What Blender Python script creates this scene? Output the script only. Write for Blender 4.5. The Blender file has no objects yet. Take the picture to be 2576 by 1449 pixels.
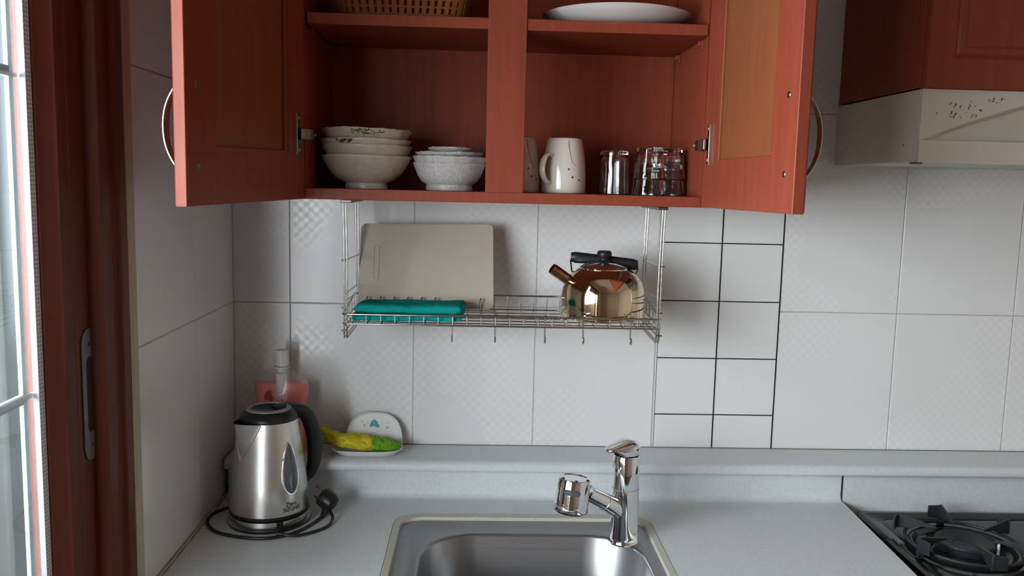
import bpy, bmesh, math, random
from math import sin, cos, pi, radians, sqrt
from mathutils import Vector, Matrix, noise
random.seed(7)
C = bpy.context.scene.collection

# ------------------------------------------------------------------ materials
def nt_mat(name):
    m = bpy.data.materials.new(name); m.use_nodes = True
    nt = m.node_tree; b = nt.nodes['Principled BSDF']
    return m, nt, b
def mat(name, col, rough=.5, metal=0, spec=.5, bump=0, bscale=200, trans=0, ior=1.45, coat=0, alpha=1, emit=None, es=0):
    m, nt, b = nt_mat(name)
    b.inputs['Base Color'].default_value = (*col, 1)
    b.inputs['Roughness'].default_value = rough
    b.inputs['Metallic'].default_value = metal
    b.inputs['Specular IOR Level'].default_value = spec
    b.inputs['Transmission Weight'].default_value = trans
    b.inputs['IOR'].default_value = ior
    b.inputs['Coat Weight'].default_value = coat
    b.inputs['Alpha'].default_value = alpha
    if bump:
        tc = nt.nodes.new('ShaderNodeTexCoord'); n = nt.nodes.new('ShaderNodeTexNoise'); n.inputs['Scale'].default_value = bscale
        n.inputs['Detail'].default_value = 4
        bp = nt.nodes.new('ShaderNodeBump'); bp.inputs['Strength'].default_value = bump; bp.inputs['Distance'].default_value = .002
        nt.links.new(tc.outputs['Object'], n.inputs['Vector']); nt.links.new(n.outputs['Fac'], bp.inputs['Height']); nt.links.new(bp.outputs['Normal'], b.inputs['Normal'])
    return m
def L(nt, a, b): nt.links.new(a, b)
def N(nt, t, **kw):
    n = nt.nodes.new(t)
    for k, v in kw.items():
        if hasattr(n, k): setattr(n, k, v)
        else: n.inputs[k.replace('_', ' ')].default_value = v
    return n
def ramp(nt, stops):
    r = nt.nodes.new('ShaderNodeValToRGB'); e = r.color_ramp.elements
    e[0].position, e[0].color = stops[0][0], (*stops[0][1], 1); e[1].position, e[1].color = stops[-1][0], (*stops[-1][1], 1)
    for p, c in stops[1:-1]:
        q = e.new(p); q.color = (*c, 1)
    return r
def mapping(nt, scale):
    tc = N(nt, 'ShaderNodeTexCoord'); mp = N(nt, 'ShaderNodeMapping'); mp.inputs['Scale'].default_value = scale
    L(nt, tc.outputs['Object'], mp.inputs['Vector']); return mp
def wood(name, c1, c2, rough=.38, scale=(35, 35, 1.6), coat=0):
    m, nt, b = nt_mat(name)
    mp = mapping(nt, scale); n = N(nt, 'ShaderNodeTexNoise', Scale=2.2, Detail=6.0, Roughness=.6)
    L(nt, mp.outputs[0], n.inputs['Vector']); r = ramp(nt, [(.3, c1), (.7, c2)]); L(nt, n.outputs['Fac'], r.inputs[0]); L(nt, r.outputs[0], b.inputs['Base Color'])
    b.inputs['Roughness'].default_value = rough; b.inputs['Coat Weight'].default_value = coat
    bp = N(nt, 'ShaderNodeBump', Strength=.05, Distance=.001); L(nt, n.outputs['Fac'], bp.inputs['Height']); L(nt, bp.outputs[0], b.inputs['Normal']); b.inputs['Specular IOR Level'].default_value = .22
    return m
def tile_mat():
    # white glazed tile; satin and gloss squares in a 10 mm checker that fades in and out
    m, nt, b = nt_mat('white_tile_glaze')
    tc = N(nt, 'ShaderNodeTexCoord')
    mp = N(nt, 'ShaderNodeMapping'); mp.inputs['Scale'].default_value = (1, 1, 1); mp.inputs['Location'].default_value = (.0031, .0031, .0031)
    L(nt, tc.outputs['Object'], mp.inputs[0])
    ck = N(nt, 'ShaderNodeTexChecker', Scale=1/.0104); L(nt, mp.outputs[0], ck.inputs['Vector'])
    # fade mask: broad soft noise
    n = N(nt, 'ShaderNodeTexNoise', Scale=3.1, Detail=1.0); L(nt, tc.outputs['Object'], n.inputs['Vector'])
    mr = N(nt, 'ShaderNodeMapRange'); mr.inputs[1].default_value = .38; mr.inputs[2].default_value = .55; L(nt, n.outputs['Fac'], mr.inputs[0])
    mu = N(nt, 'ShaderNodeMath', operation='MULTIPLY'); L(nt, ck.outputs['Fac'], mu.inputs[0]); L(nt, mr.outputs[0], mu.inputs[1])
    r = ramp(nt, [(0, (.764, .759, .758)), (1, (.772, .770, .762))]); L(nt, mu.outputs[0], r.inputs[0]); L(nt, r.outputs[0], b.inputs['Base Color'])
    rr = N(nt, 'ShaderNodeMapRange'); rr.inputs[3].default_value = .20; rr.inputs[4].default_value = .29; L(nt, mu.outputs[0], rr.inputs[0]); L(nt, rr.outputs[0], b.inputs['Roughness'])
    n2 = N(nt, 'ShaderNodeTexNoise', Scale=9.0, Detail=1.0); L(nt, tc.outputs['Object'], n2.inputs['Vector'])
    ad = N(nt, 'ShaderNodeMath', operation='MULTIPLY_ADD'); ad.inputs[1].default_value = .003; L(nt, mu.outputs[0], ad.inputs[0]); L(nt, n2.outputs['Fac'], ad.inputs[2])
    bp = N(nt, 'ShaderNodeBump', Strength=.35, Distance=.004); L(nt, ad.outputs[0], bp.inputs['Height']); L(nt, bp.outputs[0], b.inputs['Normal'])
    return m
def stone_mat(name, base, spots, sp2, rough=.35):
    m, nt, b = nt_mat(name)
    tc = N(nt, 'ShaderNodeTexCoord')
    v = N(nt, 'ShaderNodeTexVoronoi', Scale=300.0); L(nt, tc.outputs['Object'], v.inputs['Vector'])
    n = N(nt, 'ShaderNodeTexNoise', Scale=150.0, Detail=3.0); L(nt, tc.outputs['Object'], n.inputs['Vector'])
    lt = N(nt, 'ShaderNodeMath', operation='LESS_THAN'); lt.inputs[1].default_value = .22; L(nt, v.outputs['Distance'], lt.inputs[0])
    sep = N(nt, 'ShaderNodeSeparateColor'); L(nt, v.outputs['Color'], sep.inputs[0])
    g1 = N(nt, 'ShaderNodeMath', operation='GREATER_THAN'); g1.inputs[1].default_value = .84; L(nt, sep.outputs[0], g1.inputs[0])
    g2 = N(nt, 'ShaderNodeMath', operation='LESS_THAN'); g2.inputs[1].default_value = .22; L(nt, sep.outputs[0], g2.inputs[0])
    m1 = N(nt, 'ShaderNodeMath', operation='MULTIPLY'); L(nt, lt.outputs[0], m1.inputs[0]); L(nt, g1.outputs[0], m1.inputs[1])
    m2 = N(nt, 'ShaderNodeMath', operation='MULTIPLY'); L(nt, lt.outputs[0], m2.inputs[0]); L(nt, g2.outputs[0], m2.inputs[1])
    r = ramp(nt, [(.35, tuple(c*.93 for c in base)), (.65, base)]); L(nt, n.outputs['Fac'], r.inputs[0])
    x1 = N(nt, 'ShaderNodeMix', data_type='RGBA'); L(nt, m1.outputs[0], x1.inputs[0]); L(nt, r.outputs[0], x1.inputs[6]); x1.inputs[7].default_value = (*spots, 1)
    x2 = N(nt, 'ShaderNodeMix', data_type='RGBA'); L(nt, m2.outputs[0], x2.inputs[0]); L(nt, x1.outputs[2], x2.inputs[6]); x2.inputs[7].default_value = (*sp2, 1)
    L(nt, x2.outputs[2], b.inputs['Base Color']); b.inputs['Roughness'].default_value = rough
    return m
def ceramic_mat(name, base, spot, scale=60, thr=.62, rough=.3):
    m, nt, b = nt_mat(name)
    tc = N(nt, 'ShaderNodeTexCoord')
    n = N(nt, 'ShaderNodeTexNoise', Scale=float(scale), Detail=5.0, Roughness=.7); L(nt, tc.outputs['Object'], n.inputs['Vector'])
    n2 = N(nt, 'ShaderNodeTexNoise', Scale=420.0, Detail=2.0); L(nt, tc.outputs['Object'], n2.inputs['Vector'])
    r = ramp(nt, [(.3, tuple(c*.82 for c in base)), (.5, base), (.7, tuple(min(1, c*1.08) for c in base))]); L(nt, n.outputs['Fac'], r.inputs[0])
    g = N(nt, 'ShaderNodeMapRange'); g.inputs[1].default_value = thr; g.inputs[2].default_value = thr+.05; L(nt, n2.outputs['Fac'], g.inputs[0])
    mu = N(nt, 'ShaderNodeMath', operation='MULTIPLY'); L(nt, g.outputs[0], mu.inputs[0]); L(nt, n.outputs['Fac'], mu.inputs[1])
    x = N(nt, 'ShaderNodeMix', data_type='RGBA'); L(nt, mu.outputs[0], x.inputs[0]); L(nt, r.outputs[0], x.inputs[6]); x.inputs[7].default_value = (*spot, 1)
    L(nt, x.outputs[2], b.inputs['Base Color']); b.inputs['Roughness'].default_value = rough
    bp = N(nt, 'ShaderNodeBump', Strength=.35, Distance=.0015); L(nt, n.outputs['Fac'], bp.inputs['Height']); L(nt, bp.outputs[0], b.inputs['Normal'])
    return m
def brushed(name, col, rough, sc, strength=.15, aniso=0):
    m, nt, b = nt_mat(name)
    mp = mapping(nt, sc); n = N(nt, 'ShaderNodeTexNoise', Scale=1.0, Detail=3.0); L(nt, mp.outputs[0], n.inputs['Vector'])
    mr = N(nt, 'ShaderNodeMapRange'); mr.inputs[3].default_value = rough*.8; mr.inputs[4].default_value = rough*1.25; L(nt, n.outputs['Fac'], mr.inputs[0]); L(nt, mr.outputs[0], b.inputs['Roughness'])
    b.inputs['Base Color'].default_value = (*col, 1); b.inputs['Metallic'].default_value = 1
    bp = N(nt, 'ShaderNodeBump', Strength=strength, Distance=.0004); L(nt, n.outputs['Fac'], bp.inputs['Height']); L(nt, bp.outputs[0], b.inputs['Normal'])
    return m
def clear_mat(name, col=(1, 1, 1), fres=1.45, rough=.02, dens=0.0):
    # thin clear sheet: see-through plus a surface reflection
    m = bpy.data.materials.new(name); m.use_nodes = True; nt = m.node_tree; nt.nodes.clear()
    o = N(nt, 'ShaderNodeOutputMaterial'); t = N(nt, 'ShaderNodeBsdfTransparent'); t.inputs[0].default_value = (*col, 1)
    g = N(nt, 'ShaderNodeBsdfGlossy'); g.inputs['Roughness'].default_value = rough
    f = N(nt, 'ShaderNodeLayerWeight'); f.inputs[0].default_value = fres-1.3
    mx = N(nt, 'ShaderNodeMixShader'); fm = N(nt, 'ShaderNodeMath', operation='POWER'); f.inputs[0].default_value = .5; L(nt, f.outputs['Fresnel'] if False else f.outputs['Facing'], fm.inputs[0]); fm.inputs[1].default_value = 4.0; f2 = N(nt, 'ShaderNodeMath', operation='MULTIPLY_ADD'); L(nt, fm.outputs[0], f2.inputs[0]); f2.inputs[1].default_value = .55; f2.inputs[2].default_value = .05; L(nt, f2.outputs[0], mx.inputs[0]); L(nt, t.outputs[0], mx.inputs[1]); L(nt, g.outputs[0], mx.inputs[2])
    if dens:
        d = N(nt, 'ShaderNodeBsdfDiffuse'); d.inputs[0].default_value = (*col, 1)
        m2 = N(nt, 'ShaderNodeMixShader'); m2.inputs[0].default_value = dens; L(nt, mx.outputs[0], m2.inputs[1]); L(nt, d.outputs[0], m2.inputs[2]); L(nt, m2.outputs[0], o.inputs[0])
    else: L(nt, mx.outputs[0], o.inputs[0])
    return m

M = dict(
    wood=wood('red_brown_laminate', (.215, .042, .022), (.27, .055, .029), .44),
    woodpanel=wood('brown_veneer_panel', (.20, .062, .024), (.25, .075, .028), .45),
    woodwin=wood('dark_red_window_wood', (.105, .026, .016), (.145, .034, .020), .45),
    tile=tile_mat(),
    grout=mat('grey_grout', (.46, .44, .41), .8, bump=.1),
    black_line=mat('black_tile_line', (.015, .016, .018), .5),
    plain_tile=mat('plain_white_tile', (.76, .76, .75), .16, bump=.12, bscale=8),
    stone=stone_mat('speckled_stone', (.66, .695, .71), (.42, .43, .44), (.74, .76, .76)),
    sinkstone=stone_mat('speckled_beige_stone', (.52, .50, .41), (.36, .34, .27), (.80, .79, .70)),
    joint_and_shade=mat('dark_joint_and_shade', (.03, .025, .02), .9),
    beige=mat('beige_sealant', (.50, .42, .33), .6, bump=.4, bscale=60),
    chrome=mat('chrome', (.86, .87, .89), .04, 1),
    wire=mat('polished_steel_wire', (.50, .48, .45), .2, 1),
    goldsteel=mat('champagne_steel', (.78, .64, .47), .06, 1, bump=.06, bscale=14),
    bronze=mat('bronze_spout', (.46, .27, .17), .15, 1),
    brushed=brushed('brushed_steel', (.64, .62, .59), .27, (90, 90, 900), .02),
    sinksteel=brushed('satin_sink_steel', (.32, .32, .33), .36, (6, 420, 420)),
    nickel=mat('satin_nickel', (.55, .51, .44), .38, 1),
    darkmetal=mat('aged_hinge_metal', (.22, .20, .17), .35, 1),
    blackpl=mat('black_plastic', (.012, .012, .013), .38, bump=.05, bscale=400),
    blackgl=mat('black_enamel', (.010, .013, .013), .16, spec=.4, coat=.1),
    blackmatte=mat('black_iron', (.020, .022, .026), .45, bump=.2, bscale=300),
    greypl=mat('grey_plastic', (.30, .30, .30), .35),
    hood=mat('cream_enamel', (.62, .57, .49), .22, bump=.05, bscale=30),
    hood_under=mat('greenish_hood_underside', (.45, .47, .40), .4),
    stain=mat('dark_chip', (.08, .07, .055), .7),
    bowl1=ceramic_mat('cream_mottled_glaze', (.60, .53, .44), (.30, .24, .19)),
    bowl2=ceramic_mat('grey_mottled_glaze', (.56, .54, .52), (.14, .13, .13), 80, .56),
    green=mat('green_glaze', (.10, .14, .025), .4, bump=.5, bscale=300),
    browngl=mat('brown_glaze', (.06, .045, .03), .4),
    mug=mat('cream_glaze', (.66, .60, .54), .1),
    plate=mat('white_china', (.78, .77, .74), .08),
    basket=mat('orange_brown_plastic', (.24, .080, .022), .75, spec=.15, bump=.1),
    glass=mat('clear_glass', (1, 1, 1), .0, trans=1, ior=1.48),
    pane=clear_mat('window_pane', (.93, .97, .98), 1.35),
    board=mat('cream_polyethylene', (.50, .44, .37), .38),
    teal=mat('teal_terry', (.004, .30, .27), .95, spec=.1, bump=1.0, bscale=420),
    white=mat('white_plastic', (.78, .78, .76), .3),
    tealpaint=mat('teal_print', (.10, .42, .40), .5),
    yellow=mat('yellow_net', (.74, .62, .03), .75, bump=.8, bscale=260),
    lime=mat('green_net', (.18, .46, .02), .75, bump=.8, bscale=260),
    pink=mat('pink_liquid', (.80, .15, .12), .25),
    film=clear_mat('clear_pouch_film', (.95, .93, .92), 1.5, .15, .10),
    cap=mat('white_cap', (.72, .69, .68), .35),
    redprint=mat('dark_red_print', (.35, .02, .02), .5),
    greenprint=mat('green_print', (.05, .12, .02), .5),
    whiteprint=mat('pale_print', (.85, .62, .60), .5),
    windowplastic=mat('smoked_water_window', (.08, .085, .10), .08, coat=.6),
    alu=mat('aluminium_bar', (.50, .60, .64), .35, .2),
    alubar=mat('white_aluminium_bar', (.78, .84, .86), .4),
    handlegrey=mat('worn_grey_metal', (.20, .19, .19), .45, .6, bump=.3, bscale=80),
    paint=mat('white_wall_paint', (.74, .68, .61), .8),
    rearwall=mat('beige_wallpaper', (.66, .57, .49), .8),
    ceil=mat('ceiling_paper', (.72, .67, .61), .9),
    lino=wood('brown_floor', (.20, .11, .06), (.27, .16, .09), .35, (3, 30, 30)),
    seal=mat('brownish_sealant', (.16, .14, .12), .7),
    blocker=mat('beige_blocker_sheet', (.38, .30, .23), .9),
    balc=mat('pale_blue_grey_panel', (.105, .122, .130), .6),
    balcw=mat('white_frame_paint', (.22, .235, .24), .5),
    balcb=mat('beige_parapet', (.12, .096, .076), .8),
)
def spacer_mat():
    m, nt, b = nt_mat('perforated_spacer')
    tc = N(nt, 'ShaderNodeTexCoord'); sp = N(nt, 'ShaderNodeSeparateXYZ'); L(nt, tc.outputs['Object'], sp.inputs[0])
    cb = N(nt, 'ShaderNodeCombineXYZ'); L(nt, sp.outputs[1], cb.inputs[0]); L(nt, sp.outputs[2], cb.inputs[1])
    v = N(nt, 'ShaderNodeTexVoronoi', Scale=190.0, Randomness=0.0); v.voronoi_dimensions = '2D'; L(nt, cb.outputs[0], v.inputs['Vector'])
    r = ramp(nt, [(.22, (.25, .25, .27)), (.30, (.74, .75, .76))]); L(nt, v.outputs['Distance'], r.inputs[0]); L(nt, r.outputs[0], b.inputs['Base Color'])
    b.inputs['Roughness'].default_value = .4
    return m
M['spacer'] = spacer_mat()
def aniso_mat():
    m, nt, b = nt_mat('spun_brushed_steel')
    b.inputs['Base Color'].default_value = (.58, .555, .52, 1); b.inputs['Metallic'].default_value = 1; b.inputs['Roughness'].default_value = .24
    b.inputs['Anisotropic'].default_value = .8
    t = N(nt, 'ShaderNodeTangent'); t.direction_type = 'RADIAL'; t.axis = 'Z'; L(nt, t.outputs[0], b.inputs['Tangent'])
    return m
M['spun'] = aniso_mat()

# ------------------------------------------------------------------ mesh builder
class B:
    def __init__(s): s.v = []; s.f = []; s.m = []; s.cur = 0
    def add(s, verts, faces):
        o = len(s.v); s.v += [Vector(v) for v in verts]
        for f in faces: s.f.append([i+o for i in f]); s.m.append(s.cur)
        return s
    def box(s, x0, x1, y0, y1, z0, z1):
        v = [(x, y, z) for z in (z0, z1) for y in (y0, y1) for x in (x0, x1)]
        return s.add(v, [(0, 2, 3, 1), (4, 5, 7, 6), (0, 1, 5, 4), (2, 6, 7, 3), (0, 4, 6, 2), (1, 3, 7, 5)])
    def prism(s, poly, axis, a, b):          # poly in the two other axes; extruded along axis
        def P(p, t):
            return {'x': (t, p[0], p[1]), 'y': (p[0], t, p[1]), 'z': (p[0], p[1], t)}[axis]
        n = len(poly); v = [P(p, a) for p in poly]+[P(p, b) for p in poly]
        return s.add(v, [list(range(n))[::-1], list(range(n, 2*n))]+[(i, (i+1) % n, n+(i+1) % n, n+i) for i in range(n)])
    def rings(s, rings, closed=True, cap0=True, cap1=True, loop=False):
        n = len(rings[0]); v = [p for r in rings for p in r]; f = []
        R = len(rings)
        for i in range(R if loop else R-1):
            a = i*n; b = ((i+1) % R)*n
            for j in range(n if closed else n-1):
                k = (j+1) % n; f.append((a+j, a+k, b+k, b+j))
        if cap0 and not loop: f.append(list(range(n))[::-1])
        if cap1 and not loop: f.append([(R-1)*n+j for j in range(n)])
        return s.add(v, f)
    def tube(s, pts, r, seg=8, closed=False, flat=1.0):
        P = [Vector(p) for p in pts]; n = len(P); rs = r if isinstance(r, (list, tuple)) else [r]*n
        t0 = None; rings = []; up = None
        for i in range(n):
            if closed: t = (P[(i+1) % n]-P[i-1])
            else: t = (P[min(i+1, n-1)]-P[max(i-1, 0)])
            t.normalize()
            if up is None:
                up = Vector((0, 0, 1)) if abs(t.z) < .9 else Vector((0, 1, 0))
                up = (up-t*up.dot(t)).normalized()
            else: up = (up-t*up.dot(t)).normalized()
            sd = t.cross(up)
            rings.append([P[i]+(up*cos(a)*flat+sd*sin(a))*rs[i] for a in [2*pi*k/seg for k in range(seg)]])
        return s.rings(rings, True, not closed, not closed, closed)
    def lathe(s, prof, c, seg=48, pert=None, axis=None, cap=True):
        rings = []
        Mx = Matrix.Identity(3)
        if axis is not None: Mx = Vector((0, 0, 1)).rotation_difference(Vector(axis).normalized()).to_matrix()
        for i, (r, z) in enumerate(prof):
            ring = []
            for k in range(seg):
                a = 2*pi*k/seg; dr = dz = 0
                if pert: dr, dz = pert(a, i)
                p = Vector(((r+dr)*cos(a), (r+dr)*sin(a), z+dz)); ring.append(Vector(c)+Mx@p)
            rings.append(ring)
        return s.rings(rings, True, cap and prof[0][0] > 1e-6, cap and prof[-1][0] > 1e-6)
    def grid(s, f, nu, nv, wu=False, wv=False):
        v = [f(i/(nu if wu else nu-1), j/(nv if wv else nv-1)) for i in range(nu) for j in range(nv)]; F = []
        for i in range(nu if wu else nu-1):
            for j in range(nv if wv else nv-1):
                a = i*nv+j; b = ((i+1) % nu)*nv+j; c = ((i+1) % nu)*nv+(j+1) % nv; d = i*nv+(j+1) % nv
                F.append((a, b, c, d))
        return s.add(v, F)
    def xf(s, mx, start=0):
        for i in range(start, len(s.v)): s.v[i] = mx@s.v[i]
        return s
def link(name, data, parent=None):
    o = bpy.data.objects.new(name, data); C.objects.link(o)
    if parent: o.parent = parent
    return o
def wloc(o):
    p = Vector((0, 0, 0))
    while o: p += o.location; o = o.parent
    return p
def obj(name, b, m, parent=None, bevel=0, smooth=35, sub=0, seg=2, origin=None):
    me = bpy.data.meshes.new(name)
    off = wloc(parent) if parent else Vector((0, 0, 0))
    org = Vector(origin) if origin is not None else off
    me.from_pydata([tuple(v-org) for v in b.v], [], b.f)
    ms = m if isinstance(m, (list, tuple)) else [m]
    for q in ms: me.materials.append(M[q])
    for p, i in zip(me.polygons, b.m): p.material_index = min(i, len(ms)-1)
    bm = bmesh.new(); bm.from_mesh(me); bmesh.ops.remove_doubles(bm, verts=bm.verts, dist=1e-6)
    bmesh.ops.recalc_face_normals(bm, faces=bm.faces); bm.to_mesh(me); bm.free()
    if smooth:
        me.shade_smooth(); me.set_sharp_from_angle(angle=radians(smooth))
    o = link(name, me, parent)
    if origin is not None: o.location = org-off
    if bevel:
        d = o.modifiers.new('bevel', 'BEVEL'); d.width = bevel; d.segments = seg; d.limit_method = 'ANGLE'; d.angle_limit = radians(35); d.harden_normals = False
    if sub:
        d = o.modifiers.new('subd', 'SUBSURF'); d.levels = sub; d.render_levels = sub
    return o
def thing(name, label, cat, loc, group=None):
    o = link(name, None); o.location = loc; o['label'] = label; o['category'] = cat
    if group: o['group'] = group
    return o
def tag(o, label, cat, group=None):
    o['label'] = label; o['category'] = cat
    if group: o['group'] = group
    return o
def struct(name, b, m, **k):
    o = obj(name, b, m, **k); o['kind'] = 'structure'; return o
def text_verts(txt, size):
    cu = bpy.data.curves.new('tmp', 'FONT'); cu.body = txt; cu.size = size; cu.align_x = 'CENTER'; cu.align_y = 'CENTER'
    o = bpy.data.objects.new('tmp', cu); C.objects.link(o)
    dg = bpy.context.evaluated_depsgraph_get(); me = o.evaluated_get(dg).to_mesh()
    v = [w.co.copy() for w in me.vertices]; f = [list(p.vertices) for p in me.polygons]
    o.evaluated_get(dg).to_mesh_clear(); bpy.data.objects.remove(o); bpy.data.curves.remove(cu)
    return v, f
def rrect(x0, x1, y0, y1, r, n=6):
    pts = []
    rs = r if isinstance(r, (list, tuple)) else [r]*4
    for (cx, cy, a0), q in zip(((x1, y1, 0), (x0, y1, 90), (x0, y0, 180), (x1, y0, 270)), rs):
        sx = -1 if cx == x1 else 1; sy = -1 if cy == y1 else 1
        for k in range(n+1):
            a = radians(a0+90*k/n); pts.append((cx+sx*q+q*cos(a), cy+sy*q+q*sin(a)))
    return pts

# ------------------------------------------------------------------ room shell
Z0 = 0.0; ZF = -1.224; ZC = 1.12
ZCT = -.374            # counter surface
X1 = [.1146, .3650, .6150, .8655]
def tilebox(b, u0, u1, z0, z1, face, jit=True):
    g = .0010; e = .0009; t = .0009
    u0 += g; u1 -= g; z0 += g; z1 -= g
    a = [random.uniform(-.0003, .0003) for _ in range(4)] if jit else [0]*4
    def P(u, z, d): return (u, -d, z) if face == 'back' else (d, u, z)
    o = [P(u0, z0, -.0005), P(u1, z0, -.0005), P(u1, z1, -.0005), P(u0, z1, -.0005)]
    q = [P(u0, z0, t-.0006), P(u1, z0, t-.0006), P(u1, z1, t-.0006), P(u0, z1, t-.0006)]
    p = [P(u0+e, z0+e, t+a[0]), P(u1-e, z0+e, t+a[1]), P(u1-e, z1-e, t+a[2]), P(u0+e, z1-e, t+a[3])]
    b.add(o+q+p, [(8, 9, 10, 11)]+[(i, (i+1) % 4, 4+(i+1) % 4, 4+i) for i in range(4)]+[(4+i, 4+(i+1) % 4, 8+(i+1) % 4, 8+i) for i in range(4)])
wb = B(); wb.box(-.1, 3.0, 0, .1, ZF, ZC)
wb.cur = 1
zr = [-.8, -.4, 0, .405, .81, ZC]
xs = [0]+X1[:3]
for a, c in zip([0.0]+X1[:3], X1):
    for z0, z1 in zip(zr[:-1], zr[1:]): tilebox(wb, a, c, z0, z1, 'back')
xr = 1.1209; k = 0
while xr < 2.9:
    for z0, z1 in zip(zr[:-1], zr[1:]): tilebox(wb, xr, xr+.2493, z0, z1, 'back')
    xr += .2493
wb.cur = 2
wb.box(.8668, 1.1196, -.0011, .002, ZF, ZC)
wb.cur = 3
for x in (.9938, 1.1209): wb.box(x-.0014, x+.0014, -.0016, 0, ZF, ZC)
wb.box(.8690, .8698, -.0016, 0, ZF, ZC)
z = -.4613
while z < ZC: wb.box(.869, 1.1209, -.0015, 0, z-.0012, z+.0012); z += .1201
wallb = struct('wall_back', wb, ['grout', 'tile', 'plain_tile', 'black_line'], smooth=0)

wl = B(); wl.box(-.1, 0, -.4965, 0, ZF, ZC); wl.cur = 1
for y1, y0 in ((0, -.2362), (-.2362, -.4960)):
    for z0, z1 in zip(zr[:-1], zr[1:]): tilebox(wl, y0, y1, z0, z1, 'left')
wl.cur = 2
wl.box(-.1, -.0, -3.5, -.4965, .93, ZC); wl.box(-.1, 0, -3.5, -2.16, ZF, .93)
struct('wall_left', wl, ['grout', 'plain_tile', 'paint'], smooth=0)
struct('wall_right', B().box(3.0, 3.1, -3.5, .1, ZF, ZC), 'paint', smooth=0)
wr = B(); wr.box(-.1, 3.1, -3.6, -3.5, ZF, ZC)
struct('wall_rear', wr, 'rearwall', smooth=0)
struct('floor', B().box(-1.6, 3.1, -3.6, .5, ZF-.05, ZF), 'lino', smooth=0)
struct('ceiling', B().box(-.1, 3.1, -3.6, .1, ZC, ZC+.05), 'ceil', smooth=0)
# trims at the end of the tiled wall
b = B(); b.prism([(-.1, -.5235), (.003, -.5235), (.005, -.519), (.005, -.5015), (.002, -.4975), (-.1, -.4975)], 'z', ZF, .93)
struct('trim_1', b, 'beige')
b = B(); b.prism([(-.09, -.5240), (.0, -.5240), (.004, -.528), (.004, -.548), (-.003, -.553), (-.003, -.592), (-.009, -.597), (-.018, -.600), (-.09, -.600)], 'z', ZF, .93)
struct('trim_2', b, 'woodwin', bevel=.0015)
b = B(); b.box(-.09, .004, -2.159, -.524, .89, .93); b.box(-.09, .0, -2.159, -.524, ZF, ZF+.03); b.box(-.09, .004, -2.159, -2.12, ZF, .93)
struct('trim_3', b, 'woodwin', bevel=.002)
# sliding glass door
def stile_prof(ya, yb, x=-.021):   # ya nearer corner
    return [(-.060, ya), (x, ya), (x, yb+.024), (-.025, yb+.021), (-.034, yb), (-.060, yb)]
d = B()
d.prism(stile_prof(-.568, -.690), 'z', ZF+.03, .89)
d.box(-.0222, -.0205, -.640, -.6385, ZF+.03, .89)
d.prism([(p[0], -2.26-p[1]) for p in stile_prof(-.568, -.690)], 'z', ZF+.03, .89)
d.box(-.058, -.023, -1.58, -.68, .80, .89); d.box(-.058, -.023, -1.58, -.68, ZF+.03, ZF+.14)
door = struct('door_1', d, 'woodwin', bevel=.0012)
p = B().box(-.046, -.044, -1.58, -.66, ZF+.1, .85); obj('glass_pane', p, 'pane', door, smooth=0)
s = B().box(-.0435, -.037, -.7035, -.690, ZF+.14, .80); obj('spacer_strip', s, 'spacer', door, smooth=0)
s = B().box(-.052, -.0465, -.7215, -.7115, ZF+.14, .80); obj('glazing_bar', s, 'alu', door, smooth=0, bevel=.001)
for zz in (.3665, -.0195):
    s = B().box(-.052, -.0465, -1.56, -.7215, zz-.006, zz+.006); s.cur = 1
    s.box(-.0465, -.0455, -1.56, -.690, zz-.006, zz-.001) if zz > 0 else s.box(-.0465, -.0455, -1.56, -.690, zz-.002, zz+.005)
    obj('glazing_bar', s, ['alu', 'alubar'], door, smooth=0)
# recessed pull, nearly flat: the shade inside it is painted as a dark oval
h = B()
def stad(cy, cz, w, hh, n=10):
    pts = []
    for k in range(n+1): a = pi*k/n; pts.append((cy+w*cos(a), cz+hh-w+w*sin(a)))
    for k in range(n+1): a = pi+pi*k/n; pts.append((cy+w*cos(a), cz-hh+w+w*sin(a)))
    return pts
cy, cz = -.6060, -.041
o1 = stad(cy, cz, .0205, .0895); i1 = stad(cy, cz, .0105, .052); n = len(o1)
rg = [[(-.0205, *q) for q in o1], [(-.0190, *q) for q in o1], [(-.0186, *q) for q in i1], [(-.0200, *q) for q in stad(cy, cz, .0100, .0512)]]
h.rings(rg, True, True, False); h.cur = 1; h.rings([[(-.0200, *q) for q in stad(cy, cz, .0100, .0512)], [(-.0199, cy, cz)]*n], True, False, False)
h.cur = 1
for zz in (cz+.068, cz-.068): h.lathe([(.0025, 0), (.0025, .0006), (.0, .0006)], (-.0190, cy, zz), 12, axis=(1, 0, 0))
obj('recessed_pull', h, ['handlegrey', 'joint_and_shade'], door, bevel=0)
# second panel of the door, further towards the viewer
d = B(); d.box(-.085, -.062, -1.72, -1.62, ZF+.03, .89); d.box(-.085, -.062, -2.119, -2.04, ZF+.03, .89); d.box(-.085, -.062, -2.05, -1.7, .80, .89); d.box(-.085, -.062, -2.05, -1.7, ZF+.03, ZF+.14)
struct('door_2', d, 'woodwin', bevel=.002)
obj('light_blocker', B().box(-.0610, -.0600, -2.115, -.93, .47, .885), 'blocker', door, smooth=0)  # unseen sheet added to block daylight from the upper wall
obj('light_blocker_rail', B().box(-.0640, -.0580, -2.115, -.93, .460, .472), 'white', door, smooth=0)  # bottom edge of the added light-blocking sheet
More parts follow.
